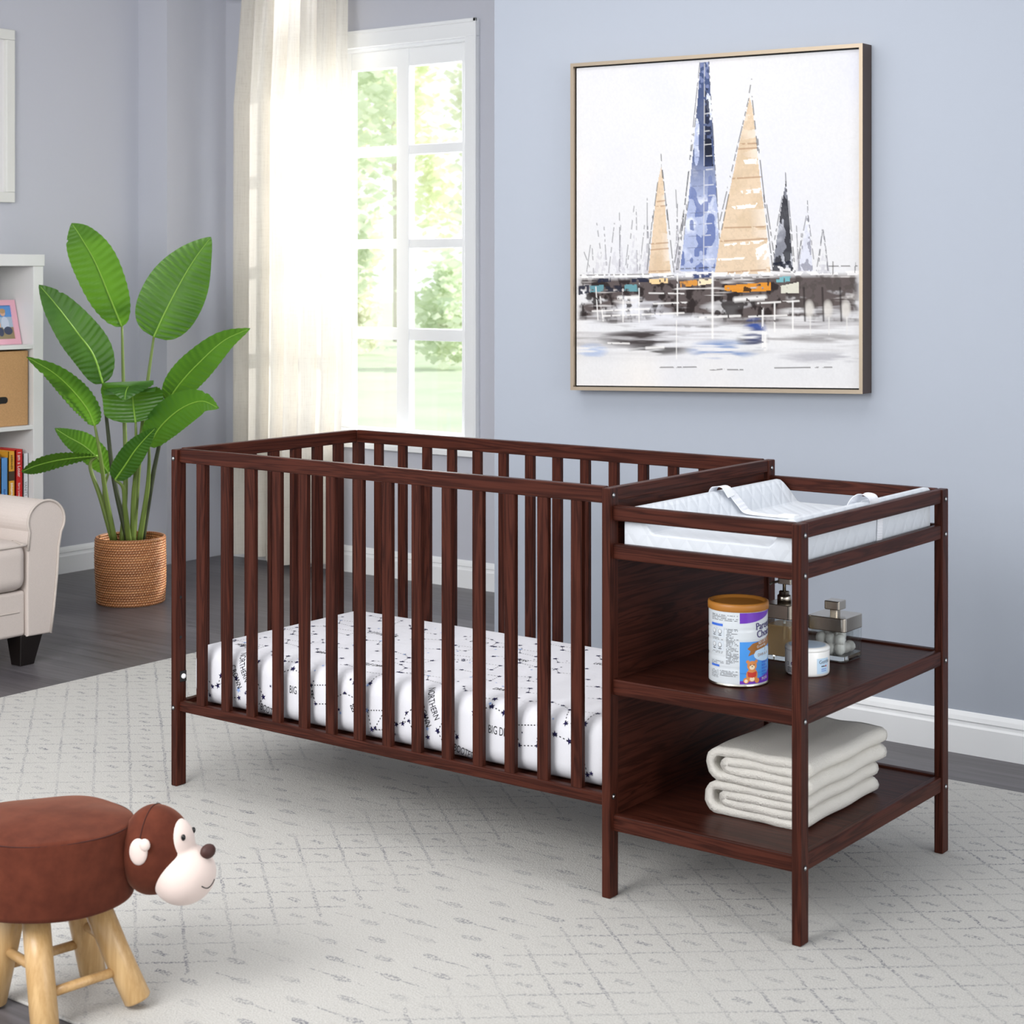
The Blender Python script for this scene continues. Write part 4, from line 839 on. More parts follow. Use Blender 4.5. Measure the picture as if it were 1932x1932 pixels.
# ------------------------------------------------------------------ white picture frame on the left wall
wf = thing('white_picture_frame', 'white framed picture hanging on the left wall above the bookcase', 'picture frame', (-2.93, 1.40, 1.68))
fx = -2.93; y0f, y1f, z0f, z1f = 1.10, 1.686, 1.686, 2.455
bm = bmesh.new()
for (a, b, c, d) in ((y0f, y1f, z1f - 0.046, z1f), (y0f, y1f, z0f, z0f + 0.046), (y0f, y0f + 0.046, z0f + 0.046, z1f - 0.046), (y1f - 0.046, y1f, z0f + 0.046, z1f - 0.046)): box(bm, fx + 0.001, fx + 0.030, a, b, c, d, 0.004)
obj('frame', bm, mat('frame_ivory', (226, 226, 222), 0.5), wf); obj('print_sheet', B(fx + 0.002, fx + 0.008, y0f + 0.04, y1f - 0.04, z0f + 0.04, z1f - 0.04), mat('pale_print', (232, 230, 231), 0.4), wf)

# ------------------------------------------------------------------ curtain
m = mat('linen_curtain', (222, 216, 206), 0.9, spec=0.1); nt = m.node_tree; n = N(m)
wv = n.math('ADD', n.noise(n.coord('Object', (1, 1, 40)), 16, 3, 0.7), n.noise(n.coord('Object', (40, 40, 1)), 8, 2, 0.6)); n.color(n.ramp(wv, [(0.7, lin((210, 203, 192))), (1.2, lin((236, 231, 222)))])); n.bump(wv, 0.08, 0.001)
tl = nt.nodes.new('ShaderNodeBsdfTranslucent'); tl.inputs[0].default_value = (0.86, 0.83, 0.78, 1); mx = nt.nodes.new('ShaderNodeMixShader'); mx.inputs[0].default_value = 0.33
nt.links.new(nt.nodes['Principled BSDF'].outputs[0], mx.inputs[1]); nt.links.new(tl.outputs[0], mx.inputs[2]); nt.links.new(mx.outputs[0], nt.nodes['Material Output'].inputs['Surface']); M_curt = m
cur = thing('window_curtain', 'floor-length cream linen curtain with soft folds drawn to the left of the window', 'curtain', (-2.2, 2.69, 0.03))
def curt(u, v):
    z = 0.030 + 0.012 * math.sin(u * 9) + 2.665 * v
    gather = max(0.0, (v - 0.80) / 0.2)
    xl = -2.545 + 0.05 * gather; xr = -1.865 + 0.052 * min(1, v / 0.30) 
    x = xl + (xr - xl) * u
    ph = u * 2 * PI * 7.0 + 0.5 * math.sin(u * 11) + 0.35 * math.sin(v * 3 + u * 4)
    y = 2.672 + (0.042 - 0.016 * gather) * math.sin(ph) + 0.012 * math.sin(2.3 * ph + 1) + 0.010 * gather * math.sin(ph * 3)
    return (x + 0.016 * math.cos(ph) , y, z)
bm = grid(curt, 260, 40); obj('fabric_panel', bm, M_curt, cur, True)
obj('curtain_track', B(-2.60, -1.10, 2.64, 2.70, 2.69, 2.72, 0.004), M_white, cur)

# ------------------------------------------------------------------ bookcase and what stands in it
M_lam = mat('white_laminate', (222, 222, 222), 0.35)
bc = thing('cube_bookcase', 'white cube bookcase against the left wall behind the sofa', 'bookcase', (-2.74, 1.0, FZ))
bx0, bx1, by0, by1 = -2.925, -2.55, 0.05, 1.566
obj('top_board', B(bx0, bx1 + 0.006, by0 - 0.006, by1 + 0.004, 1.402, 1.452, 0.003), M_lam, bc); obj('side_board', B(bx0, bx1, by1 - 0.052, by1, FZ, 1.402, 0.002), M_lam, bc); obj('side_board', B(bx0, bx1, by0, by0 + 0.052, FZ, 1.402, 0.002), M_lam, bc)
obj('divider', B(bx0, bx1 - 0.004, 1.135, 1.152, 0.06, 1.402), M_lam, bc); obj('divider', B(bx0, bx1 - 0.004, 0.575, 0.592, 0.06, 1.402), M_lam, bc)
for z in (1.060, 0.717, 0.388, 0.06): obj('shelf', B(bx0, bx1 - 0.002, by0 + 0.052, by1 - 0.052, z - 0.009, z + 0.009, 0.001), M_lam, bc)
obj('back_panel', B(bx0, bx0 + 0.008, by0 + 0.052, by1 - 0.052, 0.06, 1.402), M_lam, bc)
M_box = fabric('tan_woven_box', (190, 149, 105), 420, 0.9, 0.2, 0.12)
sb = thing('storage_box', 'tan fabric storage box with a dark slot handle in the middle of the bookcase', 'storage box', (-2.72, 1.33, 0.727))
by_a, by_b, bz0, bz1 = 1.160, 1.503, 0.7265, 1.043
bm = bmesh.new(); box(bm, -2.915, -2.570, by_a, by_b, bz0, bz1, 0.004)
obj('box_body', bm, M_box, sb)
hp = []
for k in range(24):
    a = 2 * PI * k / 24; hp.append((1.338 + (0.045 if math.cos(a) > 0 else -0.045) + 0.0145 * math.cos(a), 0.838 + 0.0145 * math.sin(a)))
obj('slot_handle', extrude_profile(hp, 'x', -2.5715, -2.5685), M_black, sb)
# pink photo frame, leaning back a little
pfm = thing('photo_frame', 'pink photo frame with a snapshot of a child on the top bookcase shelf', 'photo frame', (-2.68, 1.36, 1.0695))
def lean(y, zz, off=0.0): return (-2.628 - 0.26 * zz + off, y, 1.0695 + zz * 0.966)
def slab(y0, y1, z0, z1, o0, o1):
    bm = bmesh.new(); vs = [bm.verts.new(lean(y, z, o)) for o in (o0, o1) for y, z in ((y0, z0), (y1, z0), (y1, z1), (y0, z1))]
    for f in ((0, 1, 2, 3), (7, 6, 5, 4), (0, 4, 5, 1), (1, 5, 6, 2), (2, 6, 7, 3), (3, 7, 4, 0)): bm.faces.new([vs[i] for i in f])
    bmesh.ops.recalc_face_normals(bm, faces=bm.faces[:]); return bm
M_pink = mat('pink_frame', (236, 178, 196), 0.4); pz1, pyr = 0.195, 1.508
bm = bmesh.new()
for a in ((1.185, pyr, 0.0, 0.024), (1.185, pyr, pz1 - 0.024, pz1), (1.185, 1.209, 0.024, pz1 - 0.024), (pyr - 0.024, pyr, 0.024, pz1 - 0.024)): merge(bm, slab(*a, -0.006, 0.008))
obj('frame', bm, M_pink, pfm)
pf = lambda y, z, l=0.0: lean(y, z, 0.001 + l)
D = Decal(pf)
PK = {k: mat('snapshot_' + k, c, 0.35) for k, c in dict(sky=(92, 150, 214), haze=(170, 190, 210), grass=(150, 136, 104), shirt=(202, 212, 232), skin=(220, 176, 150), hair=(186, 150, 108), jeans=(66, 74, 100)).items()}
D.rect(1.207, pyr - 0.022, 0.022, 0.075, PK['grass'], 0.0); D.rect(1.207, pyr - 0.022, 0.075, 0.12, PK['haze'], 0.0); D.rect(1.207, pyr - 0.022, 0.12, pz1 - 0.022, PK['sky'], 0.0)
for x, z, rx, rz, c, l in ((1.445, 0.092, 0.020, 0.030, 'shirt', 3), (1.440, 0.138, 0.013, 0.015, 'skin', 4), (1.440, 0.146, 0.015, 0.011, 'hair', 5), (1.455, 0.060, 0.022, 0.018, 'jeans', 4), (1.418, 0.055, 0.014, 0.020, 'jeans', 4), (1.400, 0.085, 0.022, 0.030, 'skin', 2)): D.disc(x, z, rx, rz, PK[c], 0.0002 * l)
D.build('snapshot', pfm)
# books on the lower shelf, spines to the room (front plane x = -2.58)
def book(y0, y1, h, rgb, label, rot=0, letters=(), depth=0.15, xf=-2.575, band=None, marks=()):
    b = thing('book', label, 'book', ((xf - depth / 2), (y0 + y1) / 2, 0.3985), 'books on the lower bookcase shelf'); mm = mat('book_cover_%d' % (y0 * 1e4), rgb, 0.4); z0 = 0.3985
    bm = bmesh.new(); box(bm, xf - depth, xf, y0, y0 + 0.0025, z0, z0 + h); box(bm, xf - depth, xf, y1 - 0.0025, y1, z0, z0 + h); box(bm, xf - 0.003, xf, y0, y1, z0, z0 + h); obj('cover', bm, mm, b)
    obj('pages', B(xf - depth + 0.004, xf - 0.003, y0 + 0.0025, y1 - 0.0025, z0 + 0.004, z0 + h - 0.004), mat('paper', (236, 232, 222), 0.8) if 'paper' not in MATS else MATS['paper'], b)
    D = Decal(lambda x, y, l=0.0: (xf + 0.0004 + l, x, y))
    if band: D.rect(y0 + 0.001, y1 - 0.001, z0 + h * band[0], z0 + h * band[1], mat('spine_band_%d' % (y0 * 1e4), band[2], 0.5))
    for k_, (t, zz, sz, c) in enumerate(letters):
        D2 = Decal(D.fn); D2.text(t, (y0 + y1) / 2 - sz * 0.33, z0 + h * zz, sz, MATS.get('ink_' + c) or mat('ink_' + c, dict(white=(246, 244, 240), dark=(60, 44, 30), blue=(40, 70, 140), grey=(120, 124, 132))[c], 0.6), -PI / 2, 0.0002, 0.9)
        D2.build(('spine_title', 'spine_author')[k_], b)
    for t0, t1, c in marks:                                     # lettering too small to read
        mm2 = MATS.get('ink_' + c) or mat('ink_' + c, dict(white=(246, 244, 240), dark=(60, 44, 30), blue=(40, 70, 140))[c], 0.6); q = random.Random(int(t0 * 100)); zz = z0 + h * t0; yc = (y0 + y1) / 2
        while zz < z0 + h * t1:
            wl = q.uniform(0.003, 0.006); D.rect(yc - q.uniform(0.003, 0.006), yc + q.uniform(0.003, 0.006), zz, zz + wl * 0.7, mm2, 0.0002); zz += wl + 0.0012
    if D.bm.verts: D.build('spine_print', b)
    else: D.bm.free()
book(1.4865, 1.5120, 0.206, (226, 228, 232), 'white book with small grey spine lettering, rightmost on the shelf', letters=(('VANITY', 0.42, 0.020, 'grey'),), xf=-2.582)
book(1.4425, 1.4775, 0.2265, (206, 36, 34), 'red book with white spine lettering, second from the right', letters=(('I am a Loser', 0.95, 0.0235, 'white'), ('Barry Loser', 0.375, 0.0145, 'white')))
book(1.4055, 1.4375, 0.2215, (226, 164, 52), 'yellow book with a dark picture band on its spine', marks=((0.66, 0.93, 'dark'), (0.06, 0.40, 'white')), band=(0.44, 0.62, (74, 56, 40)))
book(1.3680, 1.4015, 0.196, (96, 152, 214), 'light blue book left of the yellow one', marks=((0.10, 0.32, 'blue'),))
book(1.3300, 1.3660, 0.215, (214, 150, 60), 'orange book at the left edge, beside the light blue one')

# ------------------------------------------------------------------ sofa (only its right arm and front corner reach into the picture)
M_sofa = fabric('oatmeal_linen', (206, 195, 188), 700, 0.9, 0.22, 0.05); M_pipe = fabric('oatmeal_piping', (196, 186, 178), 700, 0.9, 0.1, 0.04)
sofa = thing('sofa', 'cream linen sofa with a rolled piped arm and dark wooden leg', 'sofa', (-1.9, 0.2, FZ))
arm = [(0.668, 0.100), (0.766, 0.098), (0.780, 0.190), (0.793, 0.300), (0.800, 0.400), (0.808, 0.440)]
cy, cz, rr_ = 0.747, 0.497, 0.079
for i in range(0, 26): a = -0.62 + (PI + 1.05) * i / 25; arm.append((cy + rr_ * math.cos(a), cz + rr_ * 0.92 * math.sin(a)))
arm += [(0.668, 0.400), (0.666, 0.25)]
bm = extrude_profile(arm, 'x', -2.32, -1.482, 0.006, 3); ar = obj('arm', bm, M_sofa, sofa)
pp = [(-1.4805, y, z) for y, z in arm[1:-1]] ; obj('arm_piping', tube(bmesh.new(), pp, 0.0045, 8), M_pipe, ar, True)
obj('seat_base', rounded_box(-2.32, -1.492, -0.62, 0.667, 0.103, 0.262, 0.012, 4), M_sofa, sofa)
obj('base_seam', tube(bmesh.new(), [(-1.4915, -0.62, 0.192), (-1.4915, 0.64, 0.190)], 0.003, 6), M_pipe, sofa)
cu_ = obj('seat_cushion', rounded_box(-2.2, -1.470, -0.60, 0.662, 0.264, 0.432, 0.040, 6, 0.032), M_sofa, sofa, True)
obj('cushion_piping', tube(bmesh.new(), spline([(-1.475, -0.55, 0.424), (-1.472, 0.1, 0.426), (-1.476, 0.61, 0.422), (-1.50, 0.65, 0.424), (-1.56, 0.662, 0.428)], 20), 0.004, 8), M_pipe, cu_, True)
obj('backrest', rounded_box(-2.42, -2.24, -0.62, 0.70, 0.103, 0.80, 0.05, 5), M_sofa, sofa, True)
M_leg = mat('black_brown_leg', (22, 16, 14), 0.35)
def leg(cx, cy):
    bm = bmesh.new(); A = [bm.verts.new((cx + a * 0.042, cy + b * 0.048, 0.104)) for a, b in ((-1, -1), (1, -1), (1, 1), (-1, 1))]; Bb = [bm.verts.new((cx + a * 0.026, cy + b * 0.030 - 0.008, FZ)) for a, b in ((-1, -1), (1, -1), (1, 1), (-1, 1))]
    bm.faces.new(A); bm.faces.new(Bb[::-1])
    for k in range(4): bm.faces.new((A[k], Bb[k], Bb[(k + 1) % 4], A[(k + 1) % 4]))
    bmesh.ops.recalc_face_normals(bm, faces=bm.faces[:]); bmesh.ops.bevel(bm, geom=bm.edges[:], offset=0.002, segments=1, affect='EDGES'); return obj('leg', bm, M_leg, sofa)
leg(-1.535, 0.695); leg(-1.535, -0.55); leg(-2.28, 0.69); leg(-2.28, -0.55)

# ------------------------------------------------------------------ plant in a wicker basket
m = mat('wicker_cane', rough=0.45); n = N(m); wx_, wy_, wz_ = n.sep(n.coord('Object'))
wa = n.math('MULTIPLY', n.math('ARCTAN2', n.math('SUBTRACT', wy_, 1.695), n.math('SUBTRACT', wx_, -2.140)), 12.0); wr_ = n.math('MULTIPLY', wz_, 26.0 / 0.268)
st = n.math('FRACT', n.math('ADD', n.math('ADD', wa, n.math('MULTIPLY', n.math('FLOOR', wr_), 0.37)), n.math('MULTIPLY', n.math('FRACT', wr_), -0.35)))
stm = n.math('LESS_THAN', st, 0.20); rowd = n.math('ABSOLUTE', n.math('SUBTRACT', n.math('FRACT', wr_), 0.5)); rown = n.noise(n.coord('Object', (3, 3, 60)), 1.6, 3, 0.6)
cbase = n.ramp(rown, [(0.3, lin((150, 84, 42))), (0.55, lin((190, 118, 66))), (0.75, lin((214, 150, 92)))])
c1 = n.mix(n.math('GREATER_THAN', rowd, 0.40), cbase, lin((96, 50, 26))); n.color(n.mix(n.math('MULTIPLY', stm, n.math('LESS_THAN', rowd, 0.40)), c1, lin((240, 200, 150)))); M_wick = m
pcx, pcy = -2.140, 1.695; RB = 0.143
bas = thing('wicker_basket', 'round honey-brown wicker basket planter on the wood floor by the wall', 'basket', (pcx, pcy, FZ))
rows_, ns = 26, 220
def wick(u, v):
    z = FZ + 0.001 + 0.268 * v; rw = v * rows_; ph = u * 2 * PI * 55 + (PI if int(rw) % 2 else 0) + 0.5 * rw
    r = RB * (0.965 + 0.045 * math.sin(v * 2.4)) + 0.0026 * abs(math.sin(rw * PI)) + 0.0022 * math.sin(ph) * abs(math.sin(rw * PI)) + 0.0012 * math.sin(u * 6 + v * 5)
    return (pcx + r * math.cos(2 * PI * u), pcy + r * math.sin(2 * PI * u), z)
bm = grid(wick, ns, rows_ * 6, True); obj('basket_wall', bm, M_wick, bas, True)
bm = lathe(bmesh.new(), [(0, 0.012), (RB * 0.95, 0.012), (RB * 0.95, 0.003), (0, 0.003)], (pcx, pcy, FZ), 48); obj('basket_bottom', bm, M_wick, bas)
def wick_in(u, v):
    p = wick(u, 1 - 0.999 * v); d = Vector((p[0] - pcx, p[1] - pcy)); k = 1 - 0.008 / d.length; return (pcx + d.x * k, pcy + d.y * k, p[2])
obj('basket_lining', grid(wick_in, ns, rows_ * 4, True), M_wick, bas, True)
rim = [(pcx + (RB * 0.996 - 0.003) * math.cos(2 * PI * k / 60), pcy + (RB * 0.996 - 0.003) * math.sin(2 * PI * k / 60), FZ + 0.270) for k in range(61)]
obj('rim', tube(bmesh.new(), rim, 0.0065, 8, False), M_wick, bas, True)
m = mat('banana_leaf', rough=0.35, spec=0.45); nt = m.node_tree; n = N(m)
n.color(n.ramp(n.noise(n.coord('Object'), 5, 2), [(0.35, (0.028, 0.105, 0.016)), (0.65, (0.070, 0.195, 0.026))]))
tl = nt.nodes.new('ShaderNodeBsdfTranslucent'); tl.inputs[0].default_value = (0.22, 0.50, 0.03, 1); mx = nt.nodes.new('ShaderNodeMixShader'); mx.inputs[0].default_value = 0.32
nt.links.new(nt.nodes['Principled BSDF'].outputs[0], mx.inputs[1]); nt.links.new(tl.outputs[0], mx.inputs[2]); nt.links.new(mx.outputs[0], nt.nodes['Material Output'].inputs['Surface']); M_leaf = m
M_rib = mat('leaf_midrib', (132, 176, 62), 0.45); M_stem = mat('plant_stem', (104, 124, 56), 0.5); M_stem2 = mat('plant_stem_dark', (58, 66, 42), 0.5)
plant = thing('potted_plant', 'tall bird of paradise plant with broad green leaves growing in the wicker basket', 'plant', (pcx, pcy, 0.01))
obj('nursery_pot', lathe(bmesh.new(), [(0, 0.0), (0.105, 0.0), (0.122, 0.225), (0.118, 0.225), (0.112, 0.205), (0, 0.205)], (pcx, pcy, FZ + 0.014), 40), mat('dark_pot_soil', (52, 42, 34), 0.9), plant)
LEAVES = [
    ([(-2.191, 1.692, 1.147), (-2.208, 1.641, 1.273), (-2.225, 1.579, 1.417), (-2.248, 1.523, 1.52), (-2.272, 1.493, 1.58)], 0.206, 0.45, 0.25, [(-2.152, 1.659, 0.244), (-2.163, 1.688, 0.516), (-2.186, 1.696, 0.871), (-2.191, 1.692, 1.147)]),
    ([(-2.046, 1.739, 1.105), (-2.007, 1.768, 1.211), (-1.971, 1.821, 1.335), (-1.93, 1.864, 1.435), (-1.884, 1.911, 1.525)], 0.262, 0.36, -0.30, [(-2.138, 1.707, 0.249), (-2.117, 1.723, 0.605), (-2.071, 1.72, 0.874), (-2.046, 1.739, 1.105)]),
    ([(-2.176, 1.578, 0.913), (-2.192, 1.541, 1.033), (-2.224, 1.479, 1.132), (-2.271, 1.406, 1.249), (-2.307, 1.354, 1.325)], 0.180, 0.40, -0.45, [(-2.133, 1.673, 0.253), (-2.163, 1.625, 0.511), (-2.17, 1.595, 0.745), (-2.176, 1.578, 0.913)]),
    ([(-2.163, 1.525, 0.743), (-2.171, 1.494, 0.812), (-2.198, 1.436, 0.895), (-2.219, 1.357, 0.968), (-2.256, 1.254, 1.035)], 0.140, 0.42, 0.55, [(-2.153, 1.62, 0.258), (-2.158, 1.579, 0.449), (-2.153, 1.545, 0.617), (-2.163, 1.525, 0.743)]),
    ([(-2.015, 1.787, 0.835), (-1.956, 1.807, 0.914), (-1.873, 1.832, 0.998), (-1.776, 1.88, 1.091), (-1.68, 1.94, 1.144)], 0.150, 0.40, -0.55, [(-2.1, 1.723, 0.25), (-2.066, 1.748, 0.506), (-2.038, 1.77, 0.684), (-2.015, 1.787, 0.835)]),
    ([(-2.013, 1.613, 0.758), (-2.016, 1.606, 0.812), (-2.008, 1.590, 0.872), (-1.975, 1.545, 0.908), (-1.940, 1.500, 0.896), (-1.925, 1.480, 0.858)], 0.250, 0.5, 0.0, [(-2.093, 1.665, 0.253), (-2.067, 1.648, 0.438), (-2.027, 1.628, 0.597), (-2.013, 1.613, 0.758)]),
    ([(-2.023, 1.693, 0.653), (-1.946, 1.688, 0.739), (-1.844, 1.703, 0.815), (-1.738, 1.721, 0.851), (-1.651, 1.736, 0.826)], 0.150, 0.42, -0.35, [(-2.094, 1.703, 0.253), (-2.053, 1.708, 0.455), (-2.031, 1.7, 0.568), (-2.023, 1.693, 0.653)]),
    ([(-2.259, 1.678, 0.528), (-2.293, 1.652, 0.586), (-2.34, 1.617, 0.64), (-2.393, 1.577, 0.678), (-2.442, 1.54, 0.716)], 0.124, 0.42, 0.35, [(-2.212, 1.664, 0.247), (-2.252, 1.658, 0.378), (-2.274, 1.667, 0.465), (-2.259, 1.678, 0.528)]),
    ([(-2.219, 1.583, 0.61), (-2.23, 1.5, 0.61), (-2.243, 1.402, 0.606), (-2.255, 1.305, 0.592), (-2.265, 1.235, 0.572)], 0.090, 0.62, 0.85, [(-2.166, 1.623, 0.254), (-2.207, 1.592, 0.433), (-2.242, 1.565, 0.566), (-2.219, 1.583, 0.61)]),
    ([(-2.057, 1.542, 0.526), (-2.011, 1.552, 0.583), (-1.953, 1.558, 0.651), (-1.903, 1.571, 0.704), (-1.855, 1.582, 0.747)], 0.105, 0.35, -0.45, [(-2.09, 1.643, 0.257), (-2.063, 1.6, 0.4), (-2.047, 1.575, 0.491), (-2.057, 1.542, 0.526)]),
]
for li, (mid, wd, peak, tilt, stem) in enumerate(LEAVES):
    P = spline(mid, 72); face = Vector((0.60, -0.80, 0.10)).normalized(); bm = bmesh.new(); V = []; nj = 12
    for i, p in enumerate(P):
        t = i / 72; d = (P[min(i + 1, 72)] - P[max(i - 1, 0)]).normalized(); s = d.cross(face).normalized(); nrm = s.cross(d).normalized()
        s, nrm = s * math.cos(tilt) + nrm * math.sin(tilt), nrm * math.cos(tilt) - s * math.sin(tilt)
        tt = t ** (math.log(0.5) / math.log(peak)); hw = wd / 2 * max(0.0, math.sin(PI * tt)) ** (0.55 if t < peak else 0.80)
        if li == 5: hw = wd / 2 * (min(1.0, (t / 0.16)) ** 0.45 if t < 0.45 else max(0.0, 1 - ((t - 0.45) / 0.55) ** 1.6))
        row = []
        for j in range(nj + 1):
            q = (j / nj - 0.5) * 2; aq = abs(q)
            nick = 1.0 - (0.13 if ((li + (q > 0)) % 3 == 0 and abs(t - 0.80) < 0.012) else 0.0)
            rip = 0.0042 * math.sin(t * 118 - aq * 6.0 + li) * min(1, aq * 2.5) * (1 - 0.6 * t); fold = 0.14 * hw * aq - 0.10 * hw * aq * aq * (1.6 if li % 2 else 0.6)
            row.append(bm.verts.new(p + s * (q * hw * nick) + nrm * (fold + rip)))
        V.append(row)
    for i in range(72):
        for j in range(nj): bm.faces.new((V[i][j], V[i + 1][j], V[i + 1][j + 1], V[i][j + 1]))
    lf = obj('leaf', bm, M_leaf, plant, True)
    obj('midrib', tube(bmesh.new(), [p - face * 0.0 for p in P[:71]], [0.0042 * (1 - 0.8 * i / 71) + 0.0006 for i in range(71)], 6), M_rib, lf, True)
    S = spline(stem, 20); obj('stem', tube(bmesh.new(), S, [0.0125 - 0.0075 * (i / 20) for i in range(21)], 8), M_stem2 if li in (2, 4) else M_stem, plant, True)

# ------------------------------------------------------------------ monkey stool
M_plush = mat('brown_plush', rough=0.85, spec=0.15, Sheen_Weight=0.30, Sheen_Roughness=0.35); n = N(M_plush); n.color(n.ramp(n.noise(n.coord('Object'), 26, 4, 0.6), [(0.3, (0.074, 0.0175, 0.0095)), (0.7, (0.118, 0.030, 0.0155))])); n.bump(n.noise(n.coord('Object'), 700, 2), 0.12, 0.001)
M_plush.node_tree.nodes['Principled BSDF'].inputs['Sheen Tint'].default_value = (0.85, 0.45, 0.32, 1)
M_cream = mat('cream_plush', (222, 204, 196), 0.85, spec=0.15, Sheen_Weight=0.3); n = N(M_cream); n.bump(n.noise(n.coord('Object'), 600, 2), 0.08, 0.001)
M_seam = mat('seam_thread', (58, 22, 14), 0.9); M_eye = mat('black_bead', (10, 9, 10), 0.15); M_nose = mat('dark_brown_plush', (62, 30, 24), 0.6)
PINE = wood('pine_x', 'x', (0.42, 0.24, 0.09), (0.70, 0.46, 0.22), 0.35, 1.0, 0.2, 0.4, 8.0, 0.2); PINEZ = wood('pine_z', 'z', (0.45, 0.265, 0.10), (0.74, 0.51, 0.26), 0.35, 1.0, 0.2, 0.4, 8.0, 0.2)
scx, scy = 0.880, -1.095; sz0, sz1 = 0.205, 0.366
stool = thing('monkey_stool', 'brown plush monkey footstool with four round pine legs at the rug corner', 'stool', (scx, scy, 0.0))
hd = Vector((0.90, 0.436, 0)).normalized(); hm = Vector((0.436, -0.90, 0)).normalized(); UP = Vector((0, 0, 1))
def seat(u, v):
    a = 2 * PI * u                                               # bottom centre -> side -> top centre
    if v < 0.2: r, z = v / 0.2 * 0.94, 0.0
    elif v < 0.30: q = (v - 0.2) / 0.1 * PI / 2; r, z = 0.94 + 0.06 * math.sin(q), 0.08 * (1 - math.cos(q))
    elif v < 0.62: r, z = 1 + 0.030 * math.sin((v - 0.30) / 0.32 * PI), 0.08 + 0.76 * (v - 0.30) / 0.32
    elif v < 0.72: q = (v - 0.62) / 0.10 * PI / 2; r, z = 0.955 + 0.045 * math.cos(q), 0.84 + 0.055 * math.sin(q)
    else: r = 0.955 * (1 - (v - 0.72) / 0.28); z = 0.895 + 0.105 * (1 - (r / 0.955) ** 2)
    ra = 0.158 + 0.006 * math.cos(2 * a); p = Vector((scx, scy, 0)) + hd * (ra * r * math.cos(a)) + hm * (0.150 * r * math.sin(a))
    return (p.x, p.y, sz0 + (sz1 - sz0) * z + 0.0022 * r * r * math.sin(5 * a + 4 * v) * (1 if v > 0.6 else 0.4))
obj('seat', grid(seat, 96, 70, True), M_plush, stool, True)
def ringpt(a, k, z): p = Vector((scx, scy, 0)) + hd * ((0.158 + 0.006 * math.cos(2 * a)) * k * math.cos(a)) + hm * (0.150 * k * math.sin(a)); return (p.x, p.y, z)
obj('seam', tube(bmesh.new(), [ringpt(2 * PI * k / 72, 0.992, sz0 + (sz1 - sz0) * 0.868) for k in range(73)], 0.0011, 5, False), M_seam, stool, True)
hc = Vector((scx, scy, 0)) + hd * 0.208 + hm * (-0.036) + UP * 0.294
def hp_(a, b, z): return hc + hd * a + hm * b + UP * z
def headfn(u, v):
    th = 2 * PI * u; ph = PI * v; d = Vector((math.cos(th) * math.sin(ph), math.sin(th) * math.sin(ph), math.cos(ph)))
    rx = 0.074 if d.x > 0 else 0.058
    return tuple(hp_(d.x * rx - 0.012, d.y * 0.074, d.z * 0.082))
head = obj('head', grid(headfn, 48, 32, True), M_plush, stool, True)
obj('seam', tube(bmesh.new(), [hp_(-0.012 + 0.002, 0.0746 * math.cos(a), 0.0826 * math.sin(a)) for a in [PI * k / 40 for k in range(41)]], 0.0009, 5), M_seam, head, True)
FC = (0.046, 0, -0.022)
def facefn(u, v):
    th = 2 * PI * u; ph = PI * v; d = Vector((math.cos(th) * math.sin(ph), math.sin(th) * math.sin(ph), math.cos(ph)))
    def ell(c, r):
        o = Vector(FC) - Vector(c); A = sum((d[i] / r[i]) ** 2 for i in range(3)); Bq = sum(d[i] * o[i] / r[i] ** 2 for i in range(3)); Cq = sum((o[i] / r[i]) ** 2 for i in range(3)) - 1; q = Bq * Bq - A * Cq
        return (-Bq + math.sqrt(q)) / A if q > 0 else 0.0
    r1 = ell((0.050, 0, -0.043), (0.058, 0.066, 0.054)); r2 = ell((0.031, 0, 0.014), (0.036, 0.045, 0.046)); k = 12
    r = (max(r1, 1e-4) ** k + max(r2, 1e-4) ** k) ** (1 / k); p = d * r
    return tuple(hp_(FC[0] + p.x, p.y, FC[2] + p.z))
face = obj('face', grid(facefn, 64, 44, True), M_cream, head, True)
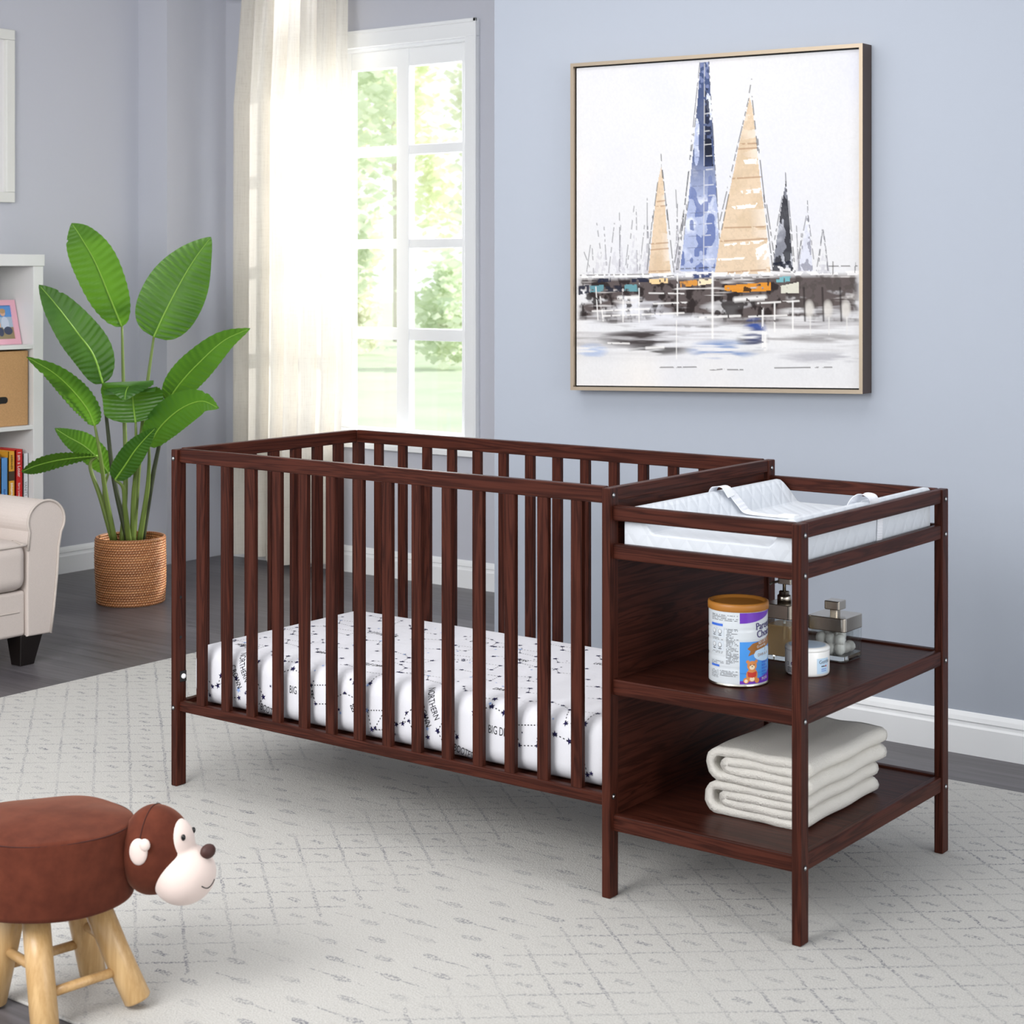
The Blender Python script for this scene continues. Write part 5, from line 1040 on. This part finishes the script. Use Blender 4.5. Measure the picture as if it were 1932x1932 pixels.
for b in (0.026, -0.018):
    obj('eye', ellipsoid(bmesh.new(), hp_(0.0655 - 0.26 * abs(b), b, 0.034), 0.0042, 0.0042, 0.0060), M_eye, head, True)
obj('nose', ellipsoid(bmesh.new(), hp_(0.0960, -0.002, 0.002), 0.0115, 0.0165, 0.0135), M_nose, head, True)
mp = []
for k in range(13):
    q = k / 12; b = 0.036 - 0.040 * q; z = -0.046 - 0.013 * math.sin(PI * min(1, q * 0.80 + 0.10))
    zz = (z + 0.043) / 0.054; x = 0.050 + 0.0585 * math.sqrt(max(0.02, 1 - zz * zz - (b / 0.066) ** 2)); mp.append(hp_(x, b, z))
obj('mouth', tube(bmesh.new(), mp, 0.0011, 6), M_eye, head, True)
for sgn in (1, -1):
    bm = bmesh.new(); Rm = Matrix((hd, hm * sgn, UP)).transposed()
    ellipsoid(bm, hp_(-0.010, 0.072 * sgn, 0.018), 0.0175, 0.0085, 0.0245, Rm); ellipsoid(bm, hp_(0.003, 0.0745 * sgn, 0.032), 0.0105, 0.0075, 0.0115, Rm)
    obj('ear', bm, M_cream, head, True)
feet = [((1.024, -0.997, 0.0), (0.938, -1.042)), ((0.845, -0.957, 0.0), (0.850, -1.010)), ((0.985, -1.180, FZ), (0.915, -1.150)), ((0.790, -1.150, FZ), (0.835, -1.130))]
tops = []
for (f, t) in feet:
    a, b = Vector(f), Vector((t[0], t[1], sz0 + 0.012)); dd = (b - a).normalized(); rl = 0.0255
    s0 = a + UP * (rl * math.sqrt(1 - dd.z ** 2)) + dd * 0.002
    bm = tube(bmesh.new(), [s0, s0 + dd * 0.004, a + (b - a) * 0.5, b], [rl - 0.004, rl, rl, rl], 24); obj('leg', bm, PINEZ, stool, True); tops.append((a, b))
def at_h(k, h): a, b = tops[k]; return a + (b - a) * (h / (b.z - a.z))
for i, j, h in ((0, 2, 0.070), (1, 3, 0.076), (2, 3, 0.110), (0, 1, 0.115)): obj('stretcher', tube(bmesh.new(), [at_h(i, h), at_h(j, h)], 0.0092, 12), PINE, stool, True)
